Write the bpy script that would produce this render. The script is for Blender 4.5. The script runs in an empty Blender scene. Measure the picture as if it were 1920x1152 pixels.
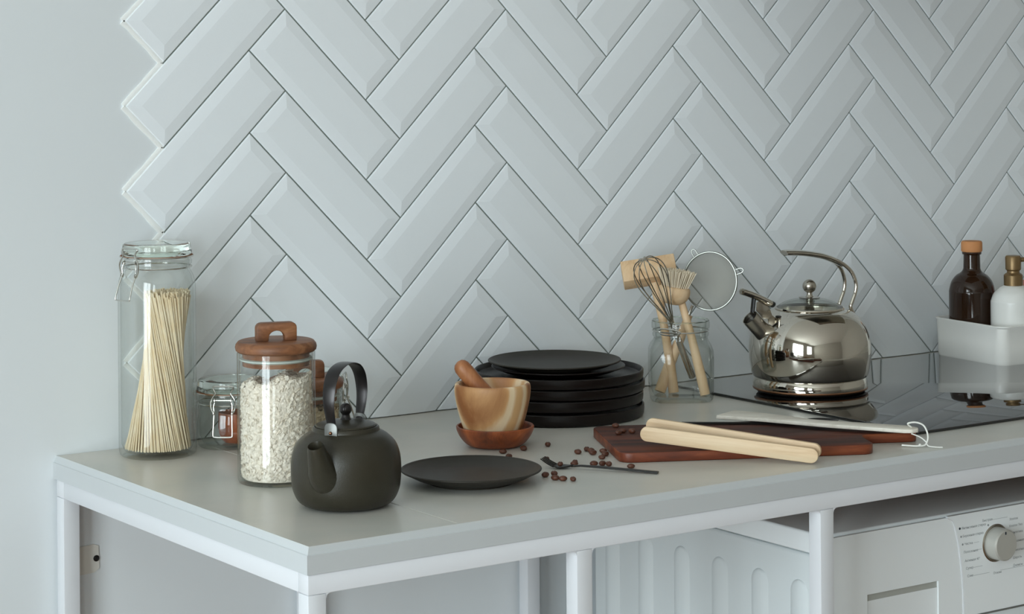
import bpy, bmesh, math, random
from mathutils import Vector, Matrix
from math import sin, cos, pi, radians, sqrt

# ------------------------------------------------------------------ camera, light, exposure
YAW, ROLL = 0.607, -0.0072
ZC = 0.92                                  # height of the worktop
WORKTOP_DEPTH = 0.6325
SC = bpy.context.scene
COL = SC.collection
fw = Vector((sin(YAW), cos(YAW), 0)); rt = Vector((cos(YAW), -sin(YAW), 0)); up = Vector((0, 0, 1))
r2 = rt*cos(ROLL) + up*sin(ROLL); u2 = up*cos(ROLL) - rt*sin(ROLL)
cam = bpy.data.objects.new('camera', bpy.data.cameras.new('camera')); COL.objects.link(cam)
m = Matrix.Identity(4)
for i in range(3):
    m[i][0] = r2[i]; m[i][1] = u2[i]; m[i][2] = -fw[i]
m[0][3], m[1][3], m[2][3] = -1.1511, -2.6622, 1.4411
cam.matrix_world = m
cam.data.sensor_width = 36; cam.data.lens = 80.1; cam.data.shift_y = -0.2647
cam.data.clip_start = 0.05
SC.camera = cam
SC.view_settings.view_transform = 'Standard'; SC.view_settings.look = 'None'
SC.view_settings.gamma = 1; SC.view_settings.use_curve_mapping = False
SC.view_settings.exposure = 0.0
wd = bpy.data.worlds.new('world'); SC.world = wd; wd.use_nodes = True
wd.node_tree.nodes['Background'].inputs[0].default_value = (0.80, 0.90, 1.0, 1)
wd.node_tree.nodes['Background'].inputs[1].default_value = 1.0
SC.cycles.max_bounces = 14; SC.cycles.transparent_max_bounces = 24
SC.cycles.transmission_bounces = 12; SC.cycles.glossy_bounces = 6; SC.cycles.diffuse_bounces = 6
SC.cycles.use_denoising = True
ROOM_L, ROOM_R, ROOM_B, ROOM_H = -2.7, 3.0, -5.4, 2.7
WINS = [(-2.95, -1.25, 0.20, 2.35), (-4.95, -3.75, 0.85, 2.35)]   # y0, y1, z0, z1 of the two windows
WPOW = [132, 66]
for (y0, y1, z0, z1), pw in zip(WINS, WPOW):
    L = bpy.data.lights.new('window_daylight', 'AREA'); L.shape = 'RECTANGLE'
    L.size = z1 - z0; L.size_y = y1 - y0; L.energy = pw; L.color = (0.855, 0.94, 1.0)
    o = bpy.data.objects.new('window_daylight', L); COL.objects.link(o)
    o.location = (ROOM_L - 0.17, (y0 + y1)/2, (z0 + z1)/2); o.rotation_euler = (0, -pi/2, 0)

# ------------------------------------------------------------------ helpers
random.seed(7)
def lin(c):
    return tuple((x/255/12.92 if x/255 <= 0.04045 else ((x/255+0.055)/1.055)**2.4) for x in c) + (1,)

class MB:
    """collects shapes; build() links them as one mesh object"""
    def __init__(s): s.v = []; s.f = []
    def add(s, v, f):
        n = len(s.v); s.v += [tuple(p) for p in v]; s.f += [tuple(i+n for i in q) for q in f]; return s
    def box(s, x0, x1, y0, y1, z0, z1):
        v = [(x, y, z) for z in (z0, z1) for y in (y0, y1) for x in (x0, x1)]
        return s.add(v, [(0,2,3,1),(4,5,7,6),(0,1,5,4),(2,6,7,3),(0,4,6,2),(1,3,7,5)])
    def lathe(s, prof, seg=64, c=(0,0,0), sq=0, axis=None):
        """prof: (r, z) list; sq>0 makes superellipse sections of that exponent per point via third item"""
        v = []; f = []; rows = []
        for p in prof:
            r, z = p[0], p[1]; e = p[2] if len(p) > 2 else 2
            if r < 1e-6:
                rows.append([len(v)]); v.append((c[0], c[1], c[2]+z)); continue
            row = []
            for i in range(seg):
                a = 2*pi*i/seg; ca, sa = cos(a), sin(a)
                k = 1 if e == 2 else (abs(ca)**e + abs(sa)**e)**(-1/e)
                row.append(len(v)); v.append((c[0]+r*k*ca, c[1]+r*k*sa, c[2]+z))
            rows.append(row)
        for a, b in zip(rows, rows[1:]):
            if len(a) == 1 and len(b) == 1: continue
            for i in range(seg):
                j = (i+1) % seg
                if len(a) == 1: f.append((a[0], b[j], b[i]))
                elif len(b) == 1: f.append((a[i], a[j], b[0]))
                else: f.append((a[i], a[j], b[j], b[i]))
        return s.add(v, f)
    def tube(s, path, r, seg=10, closed=False, wide=None, up=None):
        """round tube, or an elliptical / flat one: wide = half width along `up` direction"""
        P = [Vector(p) for p in path]; n = len(P)
        R = r if isinstance(r, (list, tuple)) else [r]*n
        Wd = wide if isinstance(wide, (list, tuple)) else [wide]*n
        v = []; f = []; N = None
        for i in range(n):
            if closed: T = P[(i+1) % n] - P[i-1]
            else: T = P[min(i+1, n-1)] - P[max(i-1, 0)]
            T.normalize()
            if up is not None: N = Vector(up)
            elif N is None: N = Vector((0,0,1)) if abs(T.z) < 0.9 else Vector((1,0,0))
            N = (N - T*N.dot(T)).normalized(); B_ = T.cross(N)
            for k in range(seg):
                a = 2*pi*(k+0.5)/seg
                w = R[i] if Wd[i] is None else Wd[i]
                v.append(P[i] + N*(w*cos(a)) + B_*(R[i]*sin(a)))
        for i in range(n if closed else n-1):
            a, b = i*seg, ((i+1) % n)*seg
            for k in range(seg):
                l = (k+1) % seg; f.append((a+k, a+l, b+l, b+k))
        if not closed:
            f.append(tuple(range(seg-1, -1, -1))); f.append(tuple((n-1)*seg+k for k in range(seg)))
        return s.add(v, f)
    def sphere(s, c, r, seg=24, rings=12, sz=1):
        return s.lathe([(r*sin(pi*i/rings), -r*cos(pi*i/rings)*sz) for i in range(rings+1)], seg, c)
    def prism(s, poly, z0, z1):
        n = len(poly)
        return s.add([(x, y, z0) for x, y in poly] + [(x, y, z1) for x, y in poly],
                     [tuple(range(n-1, -1, -1)), tuple(range(n, 2*n))] + [(i, (i+1) % n, n+(i+1) % n, n+i) for i in range(n)])
    def xf(s, M): s.v = [tuple(M @ Vector(p)) for p in s.v]; return s
    def build(s, name, mat, parent=None, smooth=35, bevel=0, bseg=2, loc=None, rot=None, sub=0):
        me = bpy.data.meshes.new(name); me.from_pydata(s.v, [], s.f)
        bm = bmesh.new(); bm.from_mesh(me)
        bmesh.ops.recalc_face_normals(bm, faces=bm.faces)
        if bevel:
            es = [e for e in bm.edges if len(e.link_faces) == 2 and e.calc_face_angle(0) > radians(30)]
            bmesh.ops.bevel(bm, geom=es, offset=bevel, segments=bseg, profile=0.5, affect='EDGES', clamp_overlap=True)
        bm.to_mesh(me); bm.free()
        if smooth:
            for p in me.polygons: p.use_smooth = True
            me.set_sharp_from_angle(angle=radians(smooth))
        me.materials.append(mat)
        o = bpy.data.objects.new(name, me); COL.objects.link(o)
        if parent: o.parent = parent
        if loc: o.location = loc
        if rot: o.rotation_euler = rot
        return o

def spl(pts, n=6, closed=False):
    """Catmull-Rom through points of any dimension"""
    P = [tuple(p) for p in pts]; out = []; N = len(P)
    for i in range(N if closed else N-1):
        g = lambda k: P[k % N] if closed else P[max(0, min(N-1, k))]
        a, b, c, d = g(i-1), g(i), g(i+1), g(i+2)
        for j in range(n):
            t = j/n
            out.append(tuple(0.5*((2*q)+(-p+r)*t+(2*p-5*q+4*r-s_)*t*t+(-p+3*q-3*r+s_)*t**3) for p, q, r, s_ in zip(a, b, c, d)))
    if not closed: out.append(P[-1])
    return out
def rrect(x0, x1, y0, y1, r, n=6):
    out = []
    for cx, cy, a0 in ((x1-r, y1-r, 0), (x0+r, y1-r, 90), (x0+r, y0+r, 180), (x1-r, y0+r, 270)):
        for i in range(n+1):
            a = radians(a0+90*i/n); out.append((cx+r*cos(a), cy+r*sin(a)))
    return out
def tag(o, label=None, cat=None, group=None, kind=None):
    if label: o['label'] = label
    if cat: o['category'] = cat
    if group: o['group'] = group
    if kind: o['kind'] = kind
    return o
def thing(name, label, cat, loc, rz=-YAW, group=None):
    o = bpy.data.objects.new(name, None); COL.objects.link(o); o.empty_display_size = 0.05
    o.location = loc; o.rotation_euler = (0, 0, rz)
    return tag(o, label, cat, group)

# ------------------------------------------------------------------ materials
def mat(name, col, rough=0.5, metal=0.0, spec=0.5, coat=0.0, bump=None, var=None, trans=0, ior=1.45, sss=0, alpha=1):
    """bump=(scale, strength); var=(scale, second colour, amount)"""
    m = bpy.data.materials.new(name); m.use_nodes = True; nt = m.node_tree; b = nt.nodes['Principled BSDF']
    c = lin(col); b.inputs['Base Color'].default_value = c
    b.inputs['Roughness'].default_value = rough; b.inputs['Metallic'].default_value = metal
    b.inputs['Specular IOR Level'].default_value = spec; b.inputs['Coat Weight'].default_value = coat
    b.inputs['Transmission Weight'].default_value = trans; b.inputs['IOR'].default_value = ior
    if sss:
        b.inputs['Subsurface Weight'].default_value = sss; b.inputs['Subsurface Scale'].default_value = 0.01
    tc = nt.nodes.new('ShaderNodeTexCoord')
    if var:
        n = nt.nodes.new('ShaderNodeTexNoise'); n.inputs['Scale'].default_value = var[0]; n.inputs['Detail'].default_value = 6
        nt.links.new(tc.outputs['Object'], n.inputs['Vector'])
        rp = nt.nodes.new('ShaderNodeValToRGB'); rp.color_ramp.elements[0].position = 0.35; rp.color_ramp.elements[1].position = 0.68
        rp.color_ramp.elements[0].color = c; rp.color_ramp.elements[1].color = lin(var[1])
        nt.links.new(n.outputs['Fac'], rp.inputs['Fac']); nt.links.new(rp.outputs['Color'], b.inputs['Base Color'])
    if bump:
        n = nt.nodes.new('ShaderNodeTexNoise'); n.inputs['Scale'].default_value = bump[0]; n.inputs['Detail'].default_value = 4
        nt.links.new(tc.outputs['Object'], n.inputs['Vector'])
        bp = nt.nodes.new('ShaderNodeBump'); bp.inputs['Strength'].default_value = bump[1]; bp.inputs['Distance'].default_value = 0.002
        nt.links.new(n.outputs['Fac'], bp.inputs['Height']); nt.links.new(bp.outputs['Normal'], b.inputs['Normal'])
    return m
def wood(name, cols, scale=(8, 60, 60), rough=0.45, distort=3.0, wave=0.0, bump=0.15, rot=(0,0,0), nscale=1.0, pos=None):
    """streaky grain along local x; cols dark to light"""
    m = bpy.data.materials.new(name); m.use_nodes = True; nt = m.node_tree; b = nt.nodes['Principled BSDF']
    tc = nt.nodes.new('ShaderNodeTexCoord'); mp = nt.nodes.new('ShaderNodeMapping')
    mp.inputs['Scale'].default_value = scale; mp.inputs['Rotation'].default_value = rot
    nt.links.new(tc.outputs['Object'], mp.inputs['Vector'])
    n = nt.nodes.new('ShaderNodeTexNoise'); n.inputs['Scale'].default_value = nscale; n.inputs['Detail'].default_value = 7
    n.inputs['Roughness'].default_value = 0.62; n.inputs['Distortion'].default_value = distort*0.2
    nt.links.new(mp.outputs['Vector'], n.inputs['Vector'])
    fac = n.outputs['Fac']
    if wave:
        w = nt.nodes.new('ShaderNodeTexWave'); w.inputs['Scale'].default_value = wave; w.inputs['Distortion'].default_value = distort
        w.inputs['Detail'].default_value = 3; w.inputs['Detail Scale'].default_value = 0.7; w.bands_direction = 'Y'
        nt.links.new(mp.outputs['Vector'], w.inputs['Vector'])
        mx = nt.nodes.new('ShaderNodeMix'); mx.inputs[0].default_value = 0.55
        nt.links.new(n.outputs['Fac'], mx.inputs[2]); nt.links.new(w.outputs['Fac'], mx.inputs[3]); fac = mx.outputs[0]
    rp = nt.nodes.new('ShaderNodeValToRGB'); cr = rp.color_ramp
    k = len(cols); pos = pos or [0.28 + 0.44*i/(k-1) for i in range(k)]
    for i in range(k-2): cr.elements.new(0.5)
    for e, p, c in zip(cr.elements, pos, cols): e.position = p; e.color = lin(c)
    nt.links.new(fac, rp.inputs['Fac']); nt.links.new(rp.outputs['Color'], b.inputs['Base Color'])
    b.inputs['Roughness'].default_value = rough
    bp = nt.nodes.new('ShaderNodeBump'); bp.inputs['Strength'].default_value = bump; bp.inputs['Distance'].default_value = 0.001
    nt.links.new(n.outputs['Fac'], bp.inputs['Height']); nt.links.new(bp.outputs['Normal'], b.inputs['Normal'])
    return m
def thin_glass(name, tint=(0.992, 0.996, 0.992), edge=(0.84, 0.865, 0.845), ior=1.45):
    """a glass wall a few millimetres thick: clear face on, deeper coloured where one looks along the wall"""
    m = bpy.data.materials.new(name); m.use_nodes = True; nt = m.node_tree; nt.nodes.clear()
    out = nt.nodes.new('ShaderNodeOutputMaterial'); mx = nt.nodes.new('ShaderNodeMixShader')
    fr = nt.nodes.new('ShaderNodeFresnel'); fr.inputs['IOR'].default_value = ior
    tr = nt.nodes.new('ShaderNodeBsdfTransparent'); gl = nt.nodes.new('ShaderNodeBsdfGlossy'); gl.inputs['Roughness'].default_value = 0.02
    lw = nt.nodes.new('ShaderNodeLayerWeight'); lw.inputs['Blend'].default_value = 0.18
    cm = nt.nodes.new('ShaderNodeMix'); cm.data_type = 'RGBA'
    cm.inputs[6].default_value = tint + (1,); cm.inputs[7].default_value = edge + (1,)
    nt.links.new(lw.outputs['Facing'], cm.inputs[0]); nt.links.new(cm.outputs[2], tr.inputs['Color'])
    geo = nt.nodes.new('ShaderNodeNewGeometry'); im = nt.nodes.new('ShaderNodeMix')      # same reflectance from both sides of a wall
    im.inputs[2].default_value = ior; im.inputs[3].default_value = 1/ior
    nt.links.new(geo.outputs['Backfacing'], im.inputs[0]); nt.links.new(im.outputs[0], fr.inputs['IOR'])
    nt.links.new(fr.outputs['Fac'], mx.inputs[0]); nt.links.new(tr.outputs[0], mx.inputs[1]); nt.links.new(gl.outputs[0], mx.inputs[2])
    nt.links.new(mx.outputs[0], out.inputs[0])
    return m
def solid_glass(name, col=(0.93, 0.97, 0.94), rough=0.0):
    m = bpy.data.materials.new(name); m.use_nodes = True; b = m.node_tree.nodes['Principled BSDF']
    b.inputs['Base Color'].default_value = col + (1,); b.inputs['Transmission Weight'].default_value = 1
    b.inputs['Roughness'].default_value = rough; b.inputs['IOR'].default_value = 1.47
    return m

M = dict(
    paint=mat('wall_paint', (222, 227, 230), 0.7, bump=(60, 0.06)),
    paint_warm=mat('room_paint', (176, 172, 164), 0.8),
    ceiling=mat('ceiling_paint', (236, 236, 232), 0.9),
    grout=mat('grout', (128, 136, 128), 0.9, bump=(400, 0.2)),
    filler=mat('wall_filler', (220, 218, 211), 0.85, bump=(80, 0.2)),
    caulk=mat('white_caulk', (240, 242, 240), 0.5, bump=(90, 0.4)),
    tile=mat('white_glazed_tile', (236, 241, 245), 0.22, spec=0.5, bump=(9, 0.03)),
    concrete=mat('worktop_concrete', (210, 206, 198), 0.30, spec=0.5, bump=(140, 0.02), var=(7, (194, 195, 188))),
    slabedge=mat('worktop_edge', (196, 200, 202), 0.5, bump=(40, 0.05)),
    frame=mat('white_powder_coat', (218, 220, 224), 0.4),
    plastic=mat('appliance_white', (240, 245, 247), 0.35),
    enamel=mat('appliance_enamel', (222, 229, 231), 0.3),
    recess=mat('recess_shade_grey', (176, 178, 172), 0.5),  # darker grey for the shade painted into the hand hold
    seam=mat('seam_grey', (120, 122, 118), 0.6),
    knob=mat('knob_silver', (188, 187, 180), 0.4, metal=0.25),
    ink=mat('print_grey', (146, 152, 154), 0.6),
    inkdark=mat('print_dark', (30, 40, 52), 0.6),
    steel=mat('polished_steel', (205, 199, 188), 0.06, metal=1.0),
    rimsteel=mat('rim_steel', (150, 152, 146), 0.3, metal=1.0),
    steel2=mat('brushed_steel', (182, 176, 165), 0.22, metal=1.0),
    wire=mat('steel_wire', (205, 205, 200), 0.22, metal=1.0),
    copper=mat('copper_base', (150, 110, 84), 0.3, metal=1.0),
    blackp=mat('black_plastic', (22, 21, 20), 0.4),
    hob=mat('black_ceramic_glass', (14, 14, 15), 0.03, spec=0.7, coat=0.5),
    hobmark=mat('hob_print', (70, 70, 70), 0.4),
    matblack=mat('matte_black_stoneware', (20, 13, 11), 0.34, spec=0.35, bump=(70, 0.08)),
    plategrey=mat('dark_grey_stoneware', (48, 44, 38), 0.48, spec=0.35, bump=(55, 0.08)),
    iron=mat('teapot_iron', (46, 43, 33), 0.36, spec=0.45, bump=(650, 0.10), var=(40, (50, 46, 36))),
    strap=mat('handle_dark_metal', (58, 56, 56), 0.3, metal=0.75),
    lug=mat('lug_grey_metal', (120, 121, 118), 0.38, metal=0.6),
    cutlery=mat('cutlery_black', (38, 36, 34), 0.35, metal=0.3),
    rubber=mat('rubber_seal', (150, 96, 60), 0.6),
    silicone=mat('clear_seal', (196, 206, 200), 0.4),
    oats=mat('oat_flake', (246, 237, 224), 0.85, var=(300, (214, 204, 188))),
    oats2=mat('oat_flake_tan', (204, 188, 160), 0.85),
    pasta=mat('dry_noodle', (240, 226, 198), 0.5, var=(60, (232, 212, 176))),
    bean=mat('coffee_bean', (74, 42, 30), 0.42, var=(240, (104, 62, 44))),
    bristle=mat('brush_bristle', (232, 219, 196), 0.8),
    string=mat('cotton_string', (236, 236, 230), 0.9),
    white_cer=mat('white_glaze', (236, 236, 232), 0.3, spec=0.5),
    tray_white=mat('tray_glaze', (250, 249, 244), 0.3, spec=0.5),
    brass=mat('aged_brass', (132, 108, 74), 0.38, metal=0.55),
    amber=mat('brown_bottle_glass', (40, 24, 14), 0.08, spec=0.6, var=(14, (52, 32, 18))),
    cork=mat('cork_stopper', (206, 142, 92), 0.7, bump=(200, 0.2)),
    pink=mat('sponge_pink', (224, 168, 158), 0.9, bump=(300, 0.5)),
    floor=wood('floor_wood', [(92, 66, 46), (128, 94, 66), (150, 114, 84)], (1.2, 9, 9), 0.4),
    lidwood=wood('acacia_lid', [(86, 52, 32), (128, 82, 52), (158, 110, 74)], (14, 70, 70), 0.5, wave=0.0),
    board=wood('dark_board', [(42, 18, 10), (84, 38, 20), (126, 62, 32)], (5, 46, 46), 0.7, pos=[0.36, 0.56, 0.78]),
    boardedge=wood('board_edge', [(70, 30, 18), (112, 52, 28), (150, 80, 44)], (8, 50, 50), 0.45),
    beech=wood('pale_beech', [(204, 172, 134), (222, 194, 158), (230, 208, 176)], (8, 110, 110), 0.5),
    beech2=wood('utensil_beech', [(200, 160, 118), (222, 188, 148), (232, 204, 168)], (60, 60, 9), 0.5),
    bleached=wood('bleached_wood', [(206, 198, 184), (224, 218, 206), (232, 228, 218)], (8, 110, 110), 0.55),
    mortar=wood('mortar_wood', [(150, 94, 52), (202, 152, 102), (228, 200, 162), (234, 212, 178), (212, 168, 118)], (13, 15, 7), 0.5, distort=3.5, wave=0.55, rot=(0.35, 0.5, 0.5), pos=[0.2, 0.34, 0.44, 0.62, 0.74]),
    saucer=wood('saucer_wood', [(76, 34, 18), (136, 68, 34), (184, 100, 54)], (26, 34, 18), 0.4, distort=4),
    pestle=wood('pestle_wood', [(128, 74, 44), (166, 106, 66), (192, 134, 90)], (60, 60, 9), 0.45),
    glass=thin_glass('jar_glass'),
    glass2=thin_glass('jar_glass_green', (0.988, 0.993, 0.987), (0.76, 0.80, 0.765)),
    pane=thin_glass('window_pane', (0.99, 1, 0.99), (0.9, 0.95, 0.9)),
    lidglass=solid_glass('lid_glass', (0.88, 0.95, 0.89)),
    meshnet=None)
def net_material():
    m = bpy.data.materials.new('steel_gauze'); m.use_nodes = True; nt = m.node_tree; b = nt.nodes['Principled BSDF']
    b.inputs['Base Color'].default_value = lin((172, 170, 158)); b.inputs['Metallic'].default_value = 0.1; b.inputs['Roughness'].default_value = 0.75
    b.inputs['Alpha'].default_value = 0.40
    return m
M['meshnet'] = net_material()

# ------------------------------------------------------------------ room shell
WALL_Y = 0.006
wall_back = tag(MB().box(ROOM_L, ROOM_R, WALL_Y, WALL_Y+0.12, 0, ROOM_H).build('wall_back', M['paint'], smooth=0), 'pale grey painted wall behind the worktop, tiled on its right part', kind='structure')
tag(MB().box(ROOM_L-0.3, ROOM_R+0.1, ROOM_B-0.1, WALL_Y+0.12, -0.1, 0).build('floor', M['floor'], smooth=0), 'brown wooden floor of the kitchen', kind='structure')
tag(MB().box(ROOM_L-0.3, ROOM_R+0.1, ROOM_B-0.1, WALL_Y+0.12, ROOM_H, ROOM_H+0.1).build('ceiling', M['ceiling'], smooth=0), 'white ceiling of the kitchen', kind='structure')
tag(MB().box(ROOM_R, ROOM_R+0.1, ROOM_B, WALL_Y+0.12, 0, ROOM_H).build('wall_right', M['paint_warm'], smooth=0), 'beige painted wall at the far end', kind='structure')
tag(MB().box(ROOM_L, ROOM_R, ROOM_B-0.1, ROOM_B, 0, ROOM_H).build('wall_front', M['paint_warm'], smooth=0), 'beige painted wall facing the worktop', kind='structure')
wl = MB(); ys = [ROOM_B]
a, b_ = sorted(WINS)
x0, x1 = ROOM_L-0.12, ROOM_L
for lo, hi in ((ROOM_B, a[0]), (a[1], b_[0]), (b_[1], WALL_Y+0.12)): wl.box(x0, x1, lo, hi, 0, ROOM_H)
for w in (a, b_): wl.box(x0, x1, w[0], w[1], 0, w[2]).box(x0, x1, w[0], w[1], w[3], ROOM_H)
tag(wl.build('wall_left', M['paint_warm'], smooth=0), 'painted wall with two windows', kind='structure')
for n, (y0, y1, z0, z1) in enumerate(WINS):
    fr = MB()
    for q in ((y0, y0+0.05, z0, z1), (y1-0.05, y1, z0, z1), (y0+0.05, y1-0.05, z0, z0+0.05), (y0+0.05, y1-0.05, z1-0.05, z1), ((y0+y1)/2-0.03, (y0+y1)/2+0.03, z0+0.05, z1-0.05)):
        fr.box(ROOM_L-0.09, ROOM_L-0.03, *q)
    w = tag(fr.build('window_%d' % (n+1), M['frame'], smooth=0), 'white framed window letting in daylight', kind='structure')
    for h in (0, 1):
        ya = y0+0.05 if h == 0 else (y0+y1)/2+0.03; yb = (y0+y1)/2-0.03 if h == 0 else y1-0.05
        MB().box(ROOM_L-0.062, ROOM_L-0.058, ya, yb, z0+0.05, z1-0.05).build('pane', M['pane'], w, smooth=0)

# ------------------------------------------------------------------ herringbone tiles
GA, GB = 0.178779, 0.05445              # horizontal step of a column, half step of a row
TX0, TV0 = 0.098577, 1.46409
TL, TW = GA*sqrt(2)-0.0021, GB*2/sqrt(2)-0.0021
def tile_mesh():
    rings = [(0, WALL_Y-0.0003), (0, 0.0024), (0.0010, 0.0016), (0.0150, -0.0004)]
    v = []; f = []
    for ins, y in rings:
        for sx, sz in ((-1,-1),(1,-1),(1,1),(-1,1)): v.append((sx*(TL/2-ins), y, sz*(TW/2-ins)))
    for k in range(3):
        for i in range(4):
            j = (i+1) % 4; f.append((k*4+i, k*4+j, k*4+4+j, k*4+4+i))
    f.append((12, 13, 14, 15)); f.append((3, 2, 1, 0))
    mb = MB(); mb.add(v, f); return mb
first = None; CUT = ZC + 0.0015
def place_tile(cx, cz, ang):
    global first
    half = (TL+TW)/2/sqrt(2)
    if cz + half < CUT + 0.004: return
    if cz - half > CUT:
        if first is None:
            first = tile_mesh().build('tile', M['tile'], wall_back, smooth=0); o = first
        else:
            o = first.copy(); COL.objects.link(o); o.name = 'tile'
        o.location = (cx, 0, cz); o.rotation_euler = (0, ang, 0)
    else:
        mb = tile_mesh().xf(Matrix.Translation((cx, 0, cz)) @ Matrix.Rotation(ang, 4, 'Y'))
        o = mb.build('tile', M['tile'], wall_back, smooth=0)
        bm = bmesh.new(); bm.from_mesh(o.data)
        g = bm.verts[:] + bm.edges[:] + bm.faces[:]
        r = bmesh.ops.bisect_plane(bm, geom=g, plane_co=(0, 0, CUT), plane_no=(0, 0, -1), clear_outer=True)
        ed = [e for e in r['geom_cut'] if isinstance(e, bmesh.types.BMEdge)]
        if ed:
            try: bmesh.ops.contextual_create(bm, geom=ed)
            except Exception: pass
        bm.to_mesh(o.data); bm.free()
for k in range(0, 14):
    u = TX0 + k*GA
    for j in range(-4, 9):
        if k % 2 == 0:
            px_, pz_ = u, TV0 - 2*GB*j
            c = (px_ + (GA+GB)/2, pz_ + (GA-GB)/2); ang = -pi/4
        else:
            px_, pz_ = u, TV0 + GA - 2*GB*(j+2)
            c = (px_ + (GA+GB)/2, pz_ - (GA-GB)/2); ang = pi/4
        if c[1] < 1.72: place_tile(c[0], c[1], ang)
gr = MB()
for k in range(0, 14):
    u = TX0 + k*GA
    for j in range(-4, 12):
        if k % 2 == 0: c = (u + (GA+GB)/2, TV0 - 2*GB*j + (GA-GB)/2); s_ = 1
        else: c = (u + (GA+GB)/2, TV0 + GA - 2*GB*(j+2) - (GA-GB)/2); s_ = -1
        if c[1] > 1.72: continue
        h, w = (TL+0.0022)/2/sqrt(2), (TW+0.0022)/2/sqrt(2)
        q = [(-h-w, -s_*h+s_*w), (-h+w, -s_*h-s_*w), (h+w, s_*h-s_*w), (h-w, s_*h+s_*w)]
        gr.add([(c[0]+x, 0.0042, c[1]+z) for x, z in q], [(0, 1, 2, 3)])
g_o = gr.build('grout', M['grout'], wall_back, smooth=0)
bm = bmesh.new(); bm.from_mesh(g_o.data)
bmesh.ops.bisect_plane(bm, geom=bm.verts[:]+bm.edges[:]+bm.faces[:], plane_co=(0, 0, ZC+0.0005), plane_no=(0, 0, -1), clear_outer=True)
bm.to_mesh(g_o.data); bm.free()
ck = MB(); zz = []
for j in range(-2, 5):
    zz += [(TX0-0.001, TV0-2*GB*j), (TX0+GB-0.001, TV0-2*GB*j-GB)]
zz = [p for p in zz if p[1] > ZC]
for p, q in zip(zz, zz[1:]):
    pp = [(p[0]+(q[0]-p[0])*t/6 + random.uniform(-1, 1)*0.0006, 0.0052, p[1]+(q[1]-p[1])*t/6 + random.uniform(-1, 1)*0.0006) for t in range(7)]
    ck.tube(pp, [random.uniform(0.0040, 0.0052) for _ in pp], 8, wide=0.0020, up=(0, 1, 0))
ck.build('caulk_bead', M['caulk'], wall_back)
# filled patch with a screw on the wall below the worktop
pt = MB().prism([(x, z) for x, z in [(0.008, 0.765), (0.052, 0.7672), (0.0595, 0.772), (0.0585, 0.8005), (0.052, 0.803), (0.030, 0.8015), (0.008, 0.802)]], 0, 0.0020)
pt.xf(Matrix(((1,0,0,0),(0,0,-1,WALL_Y),(0,1,0,0),(0,0,0,1))))
patch = pt.build('filler_patch', M['filler'], wall_back, smooth=0)
sm = MB().lathe([(0, 0.0022), (0.0022, 0.002), (0.004, 0.0012), (0.004, 0.0004)], 20).xf(Matrix.Translation((0.0552, WALL_Y-0.0018, 0.785)) @ Matrix.Rotation(pi/2, 4, 'X'))
sm.build('screw', M['blackp'], patch)

# ------------------------------------------------------------------ worktop and its frame
ct = thing('worktop', 'grey concrete-look worktop with pale slanted edge along the wall', 'worktop', (0, 0, 0), 0)
RX = 2.6; TH = 0.0278; SEAM = 0.1878; D = WORKTOP_DEPTH; CH = 0.008
def slab_piece(name, xa, xb, left):
    # top surface, chamfered front (and left) edge as separate edge band
    mb = MB(); xl = xa + (0.003 if left else 0)
    mb.box(xl, xb, -D+0.003, WALL_Y-0.0005, ZC-TH+0.001, ZC)
    return mb.build(name, M['concrete'], ct, smooth=0, bevel=0.0006, bseg=1)
slab_piece('slab', 0, SEAM-0.0005, True); slab_piece('slab', SEAM+0.0005, RX, False)
def edge_band(name, pts, dirs):
    # pale band: vertical face with a small chamfer up to the top
    v = []; f = []
    prof = [(0.0035, ZC+0.0004), (0.0, ZC-CH*0.9), (-0.0012, ZC-CH), (-0.0012, ZC-TH), (0.02, ZC-TH)]
    for p, d in zip(pts, dirs):
        for ins, z in prof: v.append((p[0]+d[0]*ins, p[1]+d[1]*ins, z))
    n = len(prof)
    for k in range(len(pts)-1):
        for i in range(n-1): f.append((k*n+i, k*n+i+1, (k+1)*n+i+1, (k+1)*n+i))
    mb = MB(); mb.add(v, f)
    return mb.build(name, M['slabedge'], ct, smooth=20)
edge_band('edge_band', [(0, WALL_Y), (0, -D)], [(1, 0), (1, 1)])
edge_band('edge_band', [(0, -D), (RX, -D)], [(1, 1), (0, 1)])

for xa_, xb_ in ((0.024, 0.701), (0.727, RX-0.13)):
    MB().box(xa_, xb_, -D+0.024, -0.024, ZC-TH-0.006, ZC-TH).build('plywood_underlay', M['floor'], ct, smooth=0)
fr = thing('metal_stand', 'white square-tube metal stand carrying the worktop', 'stand', (0, 0, 0), 0)
T = 0.0215; FT = ZC-TH; RH = 0.0215
xs = [0.0006, 0.3411, 0.7030, 1.4000, 2.5]
def bar(name, *b): return MB().box(*b).build(name, M['frame'], fr, bevel=0.0012, bseg=2)
bar('rail', xs[0], xs[-1]+T, -D+0.0005, -D+T, FT-RH, FT-0.0003)
bar('rail', xs[0], xs[-1]+T, -T, -0.0003, FT-RH, FT-0.0003)
bar('rail', xs[0], xs[0]+T, -D+T+0.0001, -T-0.0001, FT-RH, FT-0.0003)
bar('rail', xs[2], xs[2]+T, -D+T+0.0001, -T-0.0001, FT-RH, FT-0.0003)
for x in xs:
    bar('leg', x, x+T, -D+0.0005, -D+T, 0, FT-RH-0.0001)
    bar('leg', x, x+T, -T, -0.0003, 0, FT-RH-0.0001)
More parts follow.
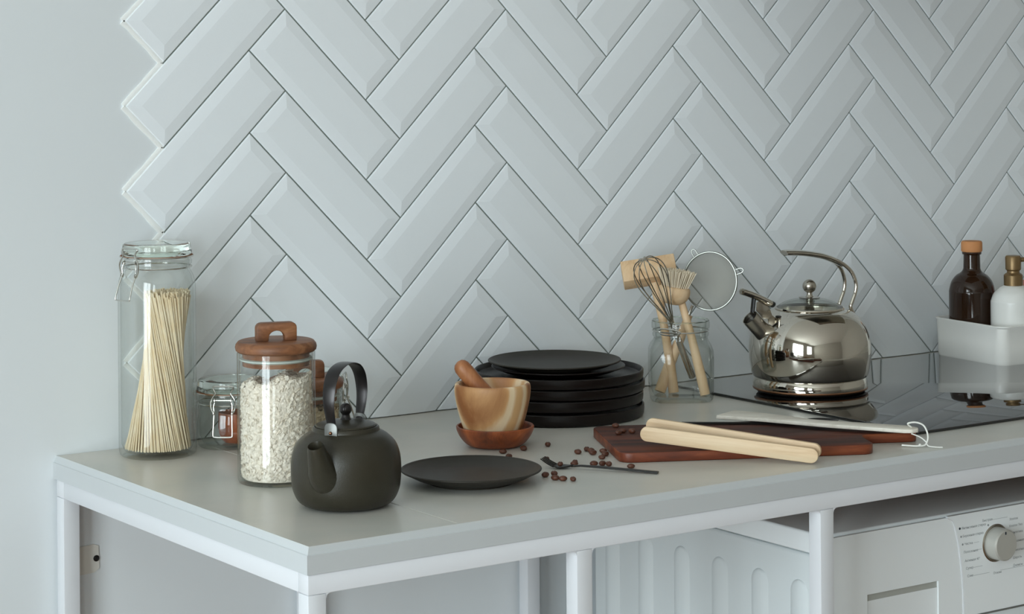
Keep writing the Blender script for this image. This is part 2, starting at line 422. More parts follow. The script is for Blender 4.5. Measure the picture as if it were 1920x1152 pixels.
# welded fillets in the inner corners of the front frame
for x, s_ in ((xs[0]+T, 1), (xs[1], -1), (xs[1]+T, 1), (xs[2], -1), (xs[2]+T, 1)):
    r = 0.005; zt = FT-RH
    poly = [(x, zt+0.0002), (x+s_*r, zt+0.0002)] + [(x+s_*r-s_*r*sin(a), zt-r+r*cos(a)) for a in [pi/2*i/5 for i in range(6)]]
    mb = MB().prism(poly, 0, T-0.003).xf(Matrix(((1,0,0,0),(0,0,1,-D+0.0008),(0,1,0,0),(0,0,0,1))))
    mb.build('corner_fillet', M['frame'], fr, smooth=30)

# ------------------------------------------------------------------ washing machine
wm = thing('washing_machine', 'white front-loading washing machine under the worktop', 'washing machine', (0, 0, 0), 0)
MX0, MX1, MY0, MY1, MZ = 0.77, 1.365, -0.568, -0.09, 0.82
MB().box(MX0, MX1, MY0, MY1, 0.015, 0.7915).build('body', M['enamel'], wm, bevel=0.004, bseg=3)
MB().box(MX0-0.001, MX1+0.001, MY0+0.004, MY1, 0.7930, MZ).build('top_panel', M['plastic'], wm, bevel=0.003, bseg=3)
for x in (MX0+0.04, MX1-0.04):
    for y in (MY0+0.05, MY1-0.05):
        MB().lathe([(0, 0), (0.02, 0), (0.02, 0.006), (0.01, 0.016), (0, 0.016)], 16).build('foot', M['blackp'], wm, loc=(x, y, 0))
def rib(y):
    v = []; f = []; w = 0.0165; ztop = 0.757; zb = 0.14; cols_ = 9
    rows = [(zb, 1)] + [(ztop - w + w*sin(pi/2*i/6), cos(pi/2*i/6)) for i in range(7)]
    for z, k in rows:
        for c in range(cols_):
            t = -1 + 2*c/(cols_-1)
            v.append((MX0 - 0.0040*cos(t*pi/2)**0.7*(k**0.5 if k > 1e-6 else 0) if abs(t) < 1 else MX0, y + t*w*max(k, 0.02), z))
    for r_ in range(len(rows)-1):
        for c in range(cols_-1):
            a_ = r_*cols_+c; f.append((a_, a_+1, a_+cols_+1, a_+cols_))
    mb = MB(); mb.add(v, f); mb.build('rib', M['enamel'], wm, smooth=60)
for y in (-0.132, -0.207, -0.285, -0.364, -0.4435, -0.5185): rib(y)
# front: detergent drawer with curved edge, handle recess, control panel, knob, prints, door
FY = MY0
XYZ = Matrix(((1,0,0,0),(0,0,-1,0),(0,1,0,0),(0,0,0,1)))       # (x, z) polygon standing on the front, thickness towards the viewer
def front(poly, y0, t): return MB().prism(poly, 0, t).xf(Matrix.Translation((0, y0, 0)) @ XYZ)
curve = spl([(0.9745, 0.8170), (0.9848, 0.8110), (0.9900, 0.7980), (0.9946, 0.7815), (0.9991, 0.7534), (1.0027, 0.7184), (1.0036, 0.686)], 5)
RX0, RX1, RZ0, RZ1 = 0.8355, 0.9600, 0.664, 0.7385
dr = front([(MX0+0.004, 0.8170)] + curve + [(MX0+0.004, 0.686)], FY, 0.0030)
# cut the handle recess out of the drawer front: build it from four pieces round the opening
dmb = MB()
def strip(poly): dmb.add(*(lambda q: (q.v, q.f))(front(poly, FY-0.0004, 0.0036)))
cz = lambda z: min(curve, key=lambda p: abs(p[1]-z))[0]
strip([(MX0+0.003, 0.817)] + [p for p in curve if p[1] > RZ1] + [(cz(RZ1), RZ1), (MX0+0.003, RZ1)])
strip([(MX0+0.003, RZ1), (RX0, RZ1), (RX0, 0.69), (MX0+0.003, 0.69)])
strip([(RX1, RZ1), (cz(RZ1), RZ1)] + [p for p in curve if 0.69 < p[1] < RZ1] + [(cz(0.69), 0.69), (RX1, 0.69)])
drawer = dmb.build('detergent_drawer', M['plastic'], wm, smooth=0)
rc = MB()   # dished hand hold below the painted shade strip
n = 10; v = []; f = []
for i in range(n+1):
    x = RX0 + (RX1-RX0)*i/n; t = -1+2*i/n
    for k in range(7):
        z = RZ1 - 0.0085 - k*0.0085; dp = 0.0015 + 0.0022*(1-abs(t)**4)*sin(pi*min(1, k/7+0.15))
        v.append((x, FY-0.0036+dp*0.8, z))
for i in range(n):
    for k in range(6): f.append((i*7+k, i*7+k+1, i*7+8+k, i*7+7+k))
rc.add(v, f); rc.build('hand_hold', M['plastic'], drawer, smooth=60)
MB().box(RX0, RX1, FY-0.001, FY-0.0005, RZ1-0.011, RZ1).build('hand_hold_shadow_gap', M['recess'], drawer, smooth=0).name = 'hand_hold_shade'  # flat grey strip painting in the shade under the recess's upper edge
front([(MX1-0.002, 0.8185), (0.9775, 0.8185)] + [(p[0]+0.0016, p[1]) for p in curve] + [(MX1-0.002, 0.686)], FY-0.0004, 0.0048).build('control_panel', M['plastic'], wm, smooth=0)
panel = [o for o in COL.objects if o.name.startswith('control_panel')][0]
PY = FY-0.0052
dl = MB().tube([(p[0]+0.0008, FY-0.0044, p[1]) for p in curve], 0.0008, 6); dl.build('panel_edge', M['frame'], wm)
kn = MB().lathe([(0, 0.019), (0.0185, 0.019), (0.0205, 0.0172), (0.0212, 0.004), (0.0212, 0.0)], 48).xf(Matrix.Translation((1.0640, PY, 0.7735)) @ Matrix.Rotation(pi/2, 4, 'X'))
knob = kn.build('program_knob', M['knob'], wm)
MB().lathe([(0.0212, 0.0002), (0.0235, 0.0014), (0.0248, 0.0004), (0.0248, 0)], 48).xf(Matrix.Translation((1.0640, PY, 0.7735)) @ Matrix.Rotation(pi/2, 4, 'X')).build('knob_ring', M['steel2'], knob)
MB().prism(rrect(-0.0011, 0.0011, -0.002, 0.002, 0.001), 0, 0.0003).xf(Matrix.Translation((1.0625, PY-0.019, 0.7895)) @ XYZ).build('knob_mark', M['inkdark'], knob, smooth=0)
def text(s_, x, z, size=0.0064, m_='ink', al='LEFT'):
    c = bpy.data.curves.new('print', 'FONT'); c.body = s_; c.size = size; c.align_x = al; c.resolution_u = 2
    c.extrude = 0.0001
    t_ = bpy.data.objects.new('lettering', c); me = bpy.data.meshes.new_from_object(t_); bpy.data.objects.remove(t_)
    me.materials.clear(); me.materials.append(M[m_])
    o = bpy.data.objects.new('lettering', me); COL.objects.link(o); o.parent = panel
    o.location = (x, PY-0.00004, z); o.rotation_euler = (pi/2, 0, 0)
for s_, x, z in (('Интенсивная стирка', 1.0010, 0.7990), ('Бережная стирка', 1.0030, 0.7885), ('Чистка', 1.0062, 0.7780),
                 ('Полоскание', 1.0046, 0.7675), ('Активная 40°', 1.0066, 0.7560), ('Супер', 1.0086, 0.7460), ('Слив', 1.0110, 0.7358)):
    text(s_, x, z, 0.0045)
for s_, x, z in (('Быстрая', 1.0395, 0.8040), ('Отжим', 1.0590, 0.7330), ('Хлопок', 1.0900, 0.7995), ('Хлопок Эко', 1.0890, 0.7905),
                 ('Синтетика', 1.0920, 0.7815), ('Смешанная', 1.0920, 0.7700), ('Деликатная', 1.0930, 0.7580), ('Шерсть', 1.0960, 0.7480), ('Джинсы', 1.0960, 0.7380)):
    text(s_, x, z, 0.0045)
for x, z, r, m_ in ((0.9978, 0.8006, 0.0016, 'inkdark'), (1.0000, 0.7898, 0.0014, 'ink'), (1.0028, 0.7795, 0.0014, 'ink'), (1.0500, 0.7985, 0.0014, 'ink'), (1.0990, 0.7650, 0.0014, 'inkdark')):
    MB().lathe([(0, 0.0003), (r, 0.0003), (r, 0)], 12).xf(Matrix.Translation((x, PY, z)) @ Matrix.Rotation(pi/2, 4, 'X')).build('print_dot', M[m_], panel, smooth=0)
for x0_, x1_, z in ((1.0235, 1.0330, 0.7790), (1.0230, 1.0390, 0.7470), (1.0230, 1.0520, 0.7365), (1.0560, 1.0860, 0.8045), (1.0720, 1.1200, 0.7365), (1.0310, 1.0380, 0.7690)):
    MB().box(x0_, x1_, PY-0.0002, PY, z, z+0.0003).build('print_line', M['ink'], panel, smooth=0)
MB().box(MX0+0.006, MX1-0.006, FY-0.0006, FY+0.002, 0.6815, 0.6838).build('panel_seam', M['seam'], wm, smooth=0)
dc = Matrix.Translation(((MX0+MX1)/2, FY, 0.42)) @ Matrix.Rotation(pi/2, 4, 'X')
dm = MB().lathe([(0.20, 0), (0.20, 0.02), (0.185, 0.034), (0.15, 0.03), (0.14, 0.012), (0.14, 0)], 64).xf(dc).build('door', M['plastic'], wm)
MB().lathe([(0, 0.004), (0.08, 0.008), (0.138, 0.016), (0.139, 0.006), (0.139, 0)], 64).xf(dc).build('door_glass', M['hob'], dm)

# ------------------------------------------------------------------ hob
HB = 0.004
hob = thing('induction_hob', 'black ceramic glass hob set on the worktop under the kettle', 'hob', (0, 0, 0), 0)
MB().prism(rrect(0.962, 1.66, -0.5345, -0.024, 0.006), ZC+0.0002, ZC+HB).build('glass_plate', M['hob'], hob, bevel=0.0008, bseg=2)

hd_ = thing('shading_hood', 'unseen steel cooker hood added to shade the tiled wall above the hob', 'hood', (1.37, 0, 1.60), 0)  # out of view, added to darken the upper right of the wall
hv = [(-0.30, -0.003, 0), (0.30, -0.003, 0), (0.30, -0.46, 0), (-0.30, -0.46, 0), (-0.30, -0.003, 0.045), (0.30, -0.003, 0.045), (0.30, -0.46, 0.045), (-0.30, -0.46, 0.045),
      (-0.14, -0.003, 0.26), (0.14, -0.003, 0.26), (0.14, -0.25, 0.26), (-0.14, -0.25, 0.26)]
mb = MB(); mb.add(hv, [(0,1,2,3), (0,4,5,1), (1,5,6,2), (2,6,7,3), (3,7,4,0), (4,8,9,5), (5,9,10,6), (6,10,11,7), (7,11,8,4), (8,11,10,9)]); mb.build('canopy', M['steel2'], hd_, smooth=0)
MB().box(-0.13, 0.13, -0.24, -0.003, 0.262, 1.12).build('chimney', M['steel2'], hd_, smooth=0)

# ------------------------------------------------------------------ glass jars
def clip_wires(parent, lidz, R, az, lower_out=0.004, lw='wire'):
    """wire clip on the side of a jar: az from the viewer's side towards the left (local frame)"""
    a = -pi/2 - az
    er = Vector((cos(a), sin(a), 0)); et = Vector((-sin(a), cos(a), 0))
    def P(t, z, out): return er*(R+out) + et*t + Vector((0, 0, z))
    up_ = [P(t, lidz+z, o) for t, z, o in ((-0.0115,-0.0385,0.004),(-0.0150,-0.033,0.0045),(-0.0160,-0.024,0.005),(-0.0128,-0.017,0.005),(-0.0098,-0.0130,0.0045),(-0.0118,-0.0085,0.004),(-0.0130,-0.0060,0.003),(-0.0112,-0.0042,0.003),(0,-0.0040,0.003),
                                       (0.0112,-0.0042,0.003),(0.0130,-0.0060,0.003),(0.0118,-0.0085,0.004),(0.0098,-0.0130,0.0045),(0.0128,-0.017,0.005),(0.0160,-0.024,0.005),(0.0150,-0.033,0.0045),(0.0115,-0.0385,0.004))]
    MB().tube(spl(up_, 4), 0.00105, 8).build('clip_bail', M[lw], parent)
    o2 = lower_out
    lo = [P(t, lidz+z, o) for t, z, o in ((-0.0095,-0.021,0.003),(-0.0118,-0.028,0.0045),(-0.0115,-0.037,0.005),(-0.0118,-0.050,0.004+o2*0.6),(-0.0122,-0.0640,0.004+o2),(-0.0105,-0.0668,0.004+o2),(0,-0.0672,0.004+o2),
                                       (0.0105,-0.0668,0.004+o2),(0.0122,-0.0640,0.004+o2),(0.0118,-0.050,0.004+o2*0.6),(0.0115,-0.037,0.005),(0.0118,-0.028,0.0045),(0.0095,-0.021,0.003))]
    MB().tube(spl(lo, 4), 0.00105, 8).build('clip_lever', M[lw], parent)
    MB().tube([P(-0.012, lidz-0.0215, 0.003), P(0.012, lidz-0.0215, 0.003)], 0.0011, 8).build('clip_pin', M[lw], parent)
    for s_ in (-1, 1):
        MB().tube([P(s_*0.0105, lidz-0.0215+0.0022*cos(k*2*pi/10), 0.003+0.0022*sin(k*2*pi/10)) for k in range(10)], 0.0009, 6, closed=True).build('clip_eye', M[lw], parent)
        MB().tube([P(s_*0.0118, lidz-0.0372+0.0022*cos(k*2*pi/10), 0.005+0.0022*sin(k*2*pi/10)) for k in range(10)], 0.0009, 6, closed=True).build('clip_eye', M[lw], parent)
    ring = lambda z, r: [(r*cos(2*pi*i/48), r*sin(2*pi*i/48), z) for i in range(48)]
    MB().tube(ring(lidz-0.0165, R+0.0016), 0.0010, 6, closed=True).build('lid_wire', M[lw], parent)
    MB().tube(ring(lidz-0.0300, R-0.0004), 0.0010, 6, closed=True).build('neck_wire', M[lw], parent)

def clip_jar(name, label, C, Rb, Rl, lidz, az, gl='glass', lower_out=0.004, seal='rubber'):
    t = thing(name, label, 'jar', (C[0], C[1], ZC))
    w = 0.003; nz = lidz-0.0160; sh = lidz-0.034
    outer = [(0, 0.0012), (Rb*0.80, 0.0012), (Rb*0.86, 0.0), (Rb*0.92, 0.0004), (Rb*0.975, 0.003), (Rb*0.998, 0.009), (Rb, 0.018)] + \
            spl([(Rb, sh-0.026), (Rb*0.992, sh-0.018), (Rb*0.955, sh-0.009), (Rl-0.0015, sh-0.001), (Rl-0.003, sh+0.002)], 4) + \
            [(Rl-0.0028, sh+0.006), (Rl, sh+0.008), (Rl+0.0002, sh+0.012), (Rl-0.001, sh+0.0135), (Rl-0.001, nz-0.001)]
    inner = [(r-w, z) for r, z in reversed(outer[6:])]
    inner = inner[:-1] + [(Rb-w, 0.016), (Rb-w-0.003, 0.0085), (Rb*0.84, 0.0062), (0, 0.0058)]
    MB().lathe(outer + inner, 72).build('glass_body', M[gl], t)
    MB().lathe([(Rl-0.006, nz-0.0008), (Rl+0.0012, nz-0.0008), (Rl+0.0014, nz+0.0008), (Rl-0.006, nz+0.0008)] , 64).build('rubber_seal', M[seal], t)
    ld = [(0, nz+0.0055), (Rl*0.80, nz+0.0055), (Rl*0.86, nz+0.0012), (Rl-0.001, nz+0.001), (Rl+0.0002, nz+0.003), (Rl+0.0002, nz+0.0062), (Rl-0.0012, nz+0.0075),
          (Rl-0.0012, nz+0.0118), (Rl-0.002, lidz-0.0015), (Rl-0.004, lidz), (Rl*0.7, lidz+0.0003), (0, lidz+0.0003)]
    MB().lathe(ld, 64).build('glass_lid', M['lidglass'], t)
    clip_wires(t, lidz, Rl, az, lower_out)
    return t
clip_jar('clip_top_jar', 'tall glass clip-top jar filled with dry noodles', (0.1102, -0.0617), 0.0485, 0.0438, 0.2655, 0.62, lower_out=0.012)
clip_jar('clip_top_jar', 'small empty-looking clip-top jar with a wooden bowl inside, beside tall noodle jar', (0.2132, -0.0608), 0.0428, 0.0432, 0.0862, 0.08, gl='glass2')
clip_jar('clip_top_jar', 'small clip-top jar standing by the tiles behind the teapot handle', (0.3290, -0.0600), 0.0428, 0.0432, 0.0862, -1.45, gl='glass2', lower_out=0.010)

# wooden bowl inside the small jar
wb = MB().lathe([(0, 0), (0.017, 0), (0.0215, 0.004), (0.0245, 0.013), (0.0240, 0.015), (0.0252, 0.018), (0.0248, 0.038), (0.0225, 0.038), (0.021, 0.02), (0.012, 0.012), (0, 0.011)], 40).build('wooden_cup', M['saucer'])
wb.location = (0.2132+0.0105*rt.x-0.0095*fw.x, -0.0608+0.0105*rt.y-0.0095*fw.y, ZC+0.0066)
tag(wb, 'small reddish wooden cup inside the low clip-top jar', 'cup')

# dry noodles: one twisted sheaf
pb = MB(); N = 520
for i in range(N):
    rr = sqrt((i+0.5)/N); th = i*2.39996
    xb, yb = 0.0412*rr*cos(th), 0.0412*rr*sin(th)
    tw = th - 1.55
    xt, yt = 0.0130 + 0.0290*rr*cos(tw), 0.002 + 0.0290*rr*sin(tw)
    zt = 0.203 + random.uniform(-0.006, 0.003)
    zb_ = 0.0092
    p0, p1 = Vector((xb, yb, zb_)), Vector((xt, yt, zt))
    mid = (p0+p1)/2 + Vector((random.uniform(-1, 1), random.uniform(-1, 1), 0))*0.0012
    pb.tube([p0, mid, p1], random.uniform(0.0009, 0.00115), 5)
pasta = pb.build('dry_noodles', M['pasta'])
pasta.location = (0.1102, -0.0617, ZC); pasta.rotation_euler = (0, 0, -YAW)
tag(pasta, 'sheaf of pale dry noodles twisted inside the tall glass jar', 'noodles', kind='stuff')

def lid_jar(name, label, C, Rb, Hb, Rl, lidz, rz=0.0):
    """straight glass canister with a flat wooden lid and an arched wooden grip; lidz = underside of lid"""
    t = thing(name, label, 'jar', (C[0], C[1], ZC))
    w = 0.0024
    outer = [(0, 0.0003), (Rb*0.88, 0.0003), (Rb*0.96, 0.001), (Rb*0.99, 0.004), (Rb, 0.009), (Rb, Hb-0.001), (Rb-0.0006, Hb)]
    inner = [(Rb-w, Hb-0.0002), (Rb-w, 0.008), (Rb-w-0.003, 0.0045), (0, 0.004)]
    MB().lathe(outer+inner, 72).build('glass_body', M['glass'], t)
    th = 0.0170
    prof = [(0, lidz), (Rl*0.93, lidz), (Rl*0.985, lidz+0.002), (Rl, lidz+0.0055), (Rl*0.985, lidz+0.009), (Rl*0.93, lidz+0.0122), (Rl*0.9, lidz+0.0128), (0, lidz+0.0128)]
    lid = MB().lathe(prof, 64).build('lid', M['lidwood'], t)
    MB().lathe([(0, lidz), (Rb-w-0.004, lidz), (Rb-w-0.004, lidz-0.016), (0, lidz-0.016)], 56).build('lid_plug', M['lidwood'], lid)
    MB().lathe([(Rb-w-0.0042, lidz-0.0065), (Rb-w-0.0004, lidz-0.0075), (Rb-w-0.0004, lidz-0.0090), (Rb-w-0.0042, lidz-0.0110)], 56).build('seal_ring', M['silicone'], lid)
    # arched grip
    z0 = lidz+0.0126; W2 = 0.0240; H = 0.0215
    outl = [(-W2, 0), (-W2, H*0.72)] + [(-W2+0.007-0.007*cos(a), H-0.0062+0.0062*sin(a)) for a in [pi/2*i/4 for i in range(1, 5)]] + \
           [(W2-0.007+0.007*sin(a), H-0.0062+0.0062*cos(a)) for a in [pi/2*i/4 for i in range(0, 4)]] + [(W2, H*0.72), (W2, 0), (0.0095, 0)]
    arch = [(0.0095*cos(a), 0.0035+0.0085*sin(a)) for a in [pi*i/10 for i in range(11)]] + [(-0.0095, 0)]
    g = MB().prism(outl+arch, -0.0068, 0.0068).xf(Matrix.Translation((0, 0, z0)) @ Matrix.Rotation(rz, 4, 'Z') @ Matrix(((1,0,0,0),(0,0,1,0),(0,1,0,0),(0,0,0,1))))
    g.build('lid_grip', M['lidwood'], lid, bevel=0.0016, bseg=2)
    return t
lid_jar('storage_jar', 'glass jar of oat flakes with flat wooden lid and arched grip, in front', (0.1453, -0.3048), 0.0458, 0.1530, 0.0479, 0.1530, rz=0.30)
lid_jar('storage_jar', 'lower wooden-lidded glass jar half hidden behind the tall oat jar', (0.2585, -0.1740), 0.0458, 0.0835, 0.0479, 0.0835, rz=0.12)

def oat_fill(name, label, C, R, top, n, seed, ms):
    rnd = random.Random(seed); mb = MB()
    # core
    rows = [(0, 0.0052), (R-0.004, 0.0052), (R-0.002, 0.009)]
    core = MB().lathe([(0, 0), (R-0.0035, 0), (R-0.0022, 0.004)] + [(R-0.0022, 0.5), (R-0.010, 0.9), (0, 1)], 40)
    v = []
    for x, y, z in core.v:
        zt = top(x, y) - 0.003
        v.append((x, y, 0.0052 + z*zt if z < 0.3 else (0.0052 + (zt-0.0052)*(0.985 if z < 0.6 else 1.0))))
    mb.add(v, core.f)
    def flake(p, nrm, s):
        nrm = (nrm + Vector((rnd.uniform(-1,1), rnd.uniform(-1,1), rnd.uniform(-1,1)))*0.8).normalized()
        a_ = nrm.orthogonal().normalized(); b__ = nrm.cross(a_); ph = rnd.uniform(0, 6.28)
        k = 6; el = rnd.uniform(0.65, 1.0)
        vs = [p + nrm*s*0.25]
        for i in range(k):
            q = ph + 2*pi*i/k
            vs.append(p + (a_*cos(q) + b__*sin(q)*el)*s*rnd.uniform(0.85, 1.1))
        vs.append(p - nrm*s*0.2)
        fs = [(0, 1+i, 1+(i+1) % k) for i in range(k)] + [(7, 1+(i+1) % k, 1+i) for i in range(k)]
        mb.add(vs, fs)
    for i in range(n):
        th = rnd.uniform(0, 2*pi); s = rnd.uniform(0.0022, 0.0042)
        if rnd.random() < 0.78:
            r = R - 0.0022; x, y = r*cos(th), r*sin(th); z = rnd.uniform(0.008, top(x, y)); nn = Vector((cos(th), sin(th), 0))
            nn_tilt = nn
            p = Vector((x, y, z)) - nn*0.0008
        else:
            r = (R-0.004)*sqrt(rnd.random()); x, y = r*cos(th), r*sin(th); p = Vector((x, y, top(x, y))); nn_tilt = Vector((0, 0, 1))
        flake(p, nn_tilt, s)
    # keep everything within the glass
    vv = []
    for x, y, z in mb.v:
        d = sqrt(x*x+y*y); z = max(z, 0.0052); lim = R - 0.0045*max(0, (0.0100-z)/0.0050)
        if d > lim: x, y = x*lim/d, y*lim/d
        vv.append((x, y, z))
    mb.v = vv
    o = mb.build(name, M[ms], smooth=0)
    o.location = (C[0], C[1], ZC); o.rotation_euler = (0, 0, -YAW)
    return tag(o, label, 'oats', kind='stuff')
oat_fill('oat_flakes', 'pale rolled oat flakes filling the tall wooden-lidded jar', (0.1453, -0.3048), 0.0428, lambda x, y: 0.120 + 0.16*x + 0.004*sin(x*160) - 0.05*y, 5200, 3, 'oats')
oat_fill('oat_flakes', 'tan flakes inside the lower wooden-lidded jar behind', (0.2585, -0.1740), 0.0428, lambda x, y: 0.062 - 0.05*x, 1800, 5, 'oats2')

# ------------------------------------------------------------------ teapot
tp = thing('teapot', 'dark grey-green matte teapot with upright dark strap handle', 'teapot', (0.1417, -0.4705, ZC))
body = MB().lathe(spl([(0.0, 0.0006), (0.030, 0.0004), (0.0425, 0.0008), (0.0530, 0.0062), (0.0590, 0.0175), (0.0612, 0.0315), (0.0614, 0.0460), (0.0600, 0.0580), (0.0556, 0.0695), (0.0472, 0.0782), (0.0400, 0.0825)], 5) +
                  [(0.0378, 0.0838), (0.0372, 0.0872), (0.0360, 0.0884), (0.0345, 0.0884), (0.0340, 0.0860)], 80).build('body', M['iron'], tp)
lidt = MB().lathe([(0.0336, 0.0862), (0.0340, 0.0890), (0.0330, 0.0904)] + spl([(0.0325, 0.0906), (0.024, 0.0932), (0.012, 0.0948), (0.0062, 0.0956)], 4), 64).build('lid', M['iron'], tp)
MB().lathe([(0.0072, 0.0945), (0.0052, 0.0975), (0.0044, 0.1005)] + [(0.0069*sin(a), 0.1068-0.0069*cos(a)) for a in [0.75+ (pi-0.75)*i/12 for i in range(13)]], 32).build('lid_knob', M['strap'], lidt)
sd = Vector((-0.365, -0.931, 0)); sn = Vector((0.931, -0.365, 0))
def S(s_, z, n_=0): return sd*s_ + sn*n_ + Vector((0, 0, z))
sp_path = spl([S(0.046, 0.0385), S(0.0575, 0.0470), S(0.0655, 0.0580), S(0.0715, 0.0690), S(0.0765, 0.0790)], 5)
nsp = len(sp_path); rad = [0.0210 - 0.0035*min(1, i/(nsp*0.35)) - (0.0092*max(0, (i/(nsp-1)-0.1)/0.9)) for i in range(nsp)]
so = MB(); so.tube(sp_path, rad, 28, up=(0.931, -0.365, 0)); so.f = so.f[:-1]     # open mouth
e = sp_path[-1]; e2 = Vector(e)-Vector(sp_path[-2]); e2.normalize(); inn = [Vector(e), Vector(e)-e2*0.004, Vector(e)-e2*0.014]
so.tube(inn, [rad[-1]-0.0002, rad[-1]-0.0021, rad[-1]-0.0024], 28, up=(0.931, -0.365, 0)); 
so.f = [q for q in so.f if not (len(q) == 28 and q == so.f[-2])]
so.build('spout', M['iron'], tp, smooth=50)
hp = spl([S(0.0335, 0.0850), S(0.0365, 0.0960), S(0.0418, 0.1130), S(0.0425, 0.1270), S(0.0385, 0.1410), S(0.0285, 0.1520), S(0.0120, 0.1575), S(-0.0060, 0.1580), S(-0.0240, 0.1530), S(-0.0365, 0.1420), S(-0.0420, 0.1270), S(-0.0420, 0.1130), S(-0.0375, 0.0980), S(-0.0345, 0.0890)], 5)
nh = len(hp); wd_ = [0.0034 + 0.0050*sin(pi*min(1, max(0, i/(nh-1))))**0.6 for i in range(nh)]
MB().tube(hp, 0.0009, 16, wide=wd_, up=sn).build('handle', M['strap'], tp, smooth=50)
for s_ in (1, -1):
    c = S(s_*0.0345, 0.0838)
    poly = rrect(-0.0078, 0.0078, -0.006, 0.0135, 0.0062, 5)
    mb = MB().prism(poly, -0.0016, 0.0016)
    Mx = Matrix((( sn.x, 0, sd.x*s_, 0), (sn.y, 0, sd.y*s_, 0), (0, 1, 0, 0), (0, 0, 0, 1)))
    mb.xf(Matrix.Translation(c + sd*s_*0.0022) @ Mx)
    lg = mb.build('handle_lug', M['lug'], tp, bevel=0.0008)
    MB().sphere(c + sd*s_*0.0042 + Vector((0, 0, 0.0022)), 0.0020, 12, 8).build('rivet', M['copper'], lg)

# ------------------------------------------------------------------ plates
def coupe(name, label, C, R, rimz, footr, z0, m_, group=None):
    pl = [(0, z0+0.0022), (footr-0.004, z0+0.0022), (footr-0.002, z0), (footr, z0), (footr+0.0012, z0+0.0022)] + \
         spl([(footr+0.006, z0+0.0034), (R*0.80, z0+(rimz-z0)*0.40), (R*0.94, z0+(rimz-z0)*0.76), (R-0.0006, rimz-0.0022), (R, rimz-0.0008), (R-0.0014, rimz)], 4) + \
         spl([(R-0.003, rimz-0.0006), (R*0.93, z0+(rimz-z0)*0.86), (R*0.80, z0+(rimz-z0)*0.58), (R*0.62, z0+0.0062), (R*0.3, z0+0.0055), (0, z0+0.0054)], 4)
    o = MB().lathe(pl, 96).build(name, M[m_]); o.location = (C[0], C[1], ZC); return tag(o, label, 'plate', group)
coupe('dinner_plate', 'single dark grey plate lying beside the teapot', (0.3262, -0.4448), 0.0826, 0.0165, 0.050, 0.0, 'plategrey')
SX, SY = 0.6883, -0.1215
def rimmed(name, label, dx, dy, z0, h):
    R = 0.1165
    pl = [(0, z0+0.0015), (0.098, z0+0.0015), (0.1, z0), (0.1105, z0), (0.1145, z0+0.0016), (0.1160, z0+0.0040), (R, z0+h*0.6), (R, z0+h-0.0015), (R-0.001, z0+h-0.0003), (R-0.0025, z0+h-0.0003), (R-0.0035, z0+h-0.002),
          (R-0.005, z0+0.0075), (R-0.009, z0+0.0050), (0.07, z0+0.0046), (0, z0+0.0045)]
    o = MB().lathe(pl, 120).build(name, M['matblack']); o.location = (SX+dx, SY+dy, ZC); return tag(o, label, 'plate', 'stacked black plates')
rimmed('serving_plate', 'black straight-rimmed plate at the bottom of the stack', 0.0003, 0.0000, 0.0, 0.0168)
rimmed('serving_plate', 'black straight-rimmed plate, second from the bottom of the stack', -0.0006, 0.0006, 0.0186, 0.0158)
rimmed('serving_plate', 'black straight-rimmed plate, third from the bottom of the stack', 0.0012, -0.0006, 0.0346, 0.0146)
rimmed('serving_plate', 'uppermost straight-rimmed black plate, below the two shallow ones', -0.0010, -0.0004, 0.0494, 0.0146)
dx = 0.0010; 
coupe('side_plate', 'shallow black plate second from the top of the stack', (SX-0.0010, SY+0.0007), 0.0920, 0.0686, 0.050, 0.0542, 'matblack', 'stacked black plates')
coupe('side_plate', 'topmost shallow dark plate of the black stack', (SX-0.0052, SY+0.0036), 0.0915, 0.0764, 0.050, 0.0614, 'plategrey', 'stacked black plates')

# ------------------------------------------------------------------ mortar, pestle, saucer
MC = Vector((0.4812, -0.2677, ZC))
sa = MB().lathe(spl([(0, 0.0004), (0.022, 0.0), (0.0300, 0.0006), (0.0375, 0.0042), (0.0445, 0.0120), (0.0488, 0.0205), (0.0497, 0.0252)], 4) + [(0.0490, 0.0262), (0.0472, 0.0262)] +
                spl([(0.0462, 0.0250), (0.0435, 0.0165), (0.0380, 0.0095), (0.0300, 0.0066), (0, 0.0060)], 4), 72).build('wooden_saucer', M['saucer'])
sa.location = MC; sa.rotation_euler = (0, 0, -YAW); tag(sa, 'shallow reddish wooden dish under the mortar', 'dish')
mo = MB().lathe(spl([(0, 0.0068), (0.024, 0.0066), (0.0310, 0.0085), (0.0365, 0.0200), (0.0415, 0.0350), (0.0458, 0.0520), (0.0482, 0.0660), (0.0486, 0.0740), (0.0478, 0.0788)], 4) + [(0.0466, 0.0800), (0.0444, 0.0802)] +
                spl([(0.0425, 0.0790), (0.0405, 0.0700), (0.0360, 0.0500), (0.0270, 0.0340), (0.014, 0.0280), (0, 0.0270)], 4), 72).build('mortar', M['mortar'])
mo.location = MC + rt*(-0.0030); mo.rotation_euler = (0, 0, -YAW); tag(mo, 'round wooden mortar with cream and orange grain', 'mortar')
pe0, pe1 = Vector((0.0075, 0.004, 0.0415)), Vector((-0.0475, 0.006, 0.1060)); dd = (pe1-pe0)
pts = [pe0 + dd*t for t in (0, 0.02, 0.06, 0.12, 0.25, 0.45, 0.65, 0.8, 0.9, 0.95, 0.985, 1.0)]
ps = MB().tube(pts, [0.002, 0.007, 0.0105, 0.0122, 0.0122, 0.0110, 0.0108, 0.0110, 0.0104, 0.0088, 0.0058, 0.0016], 28).build('pestle', M['pestle'], smooth=60)
ps.location = MC; ps.rotation_euler = (0, 0, -YAW); tag(ps, 'orange-brown wooden pestle leaning out of the mortar', 'pestle')

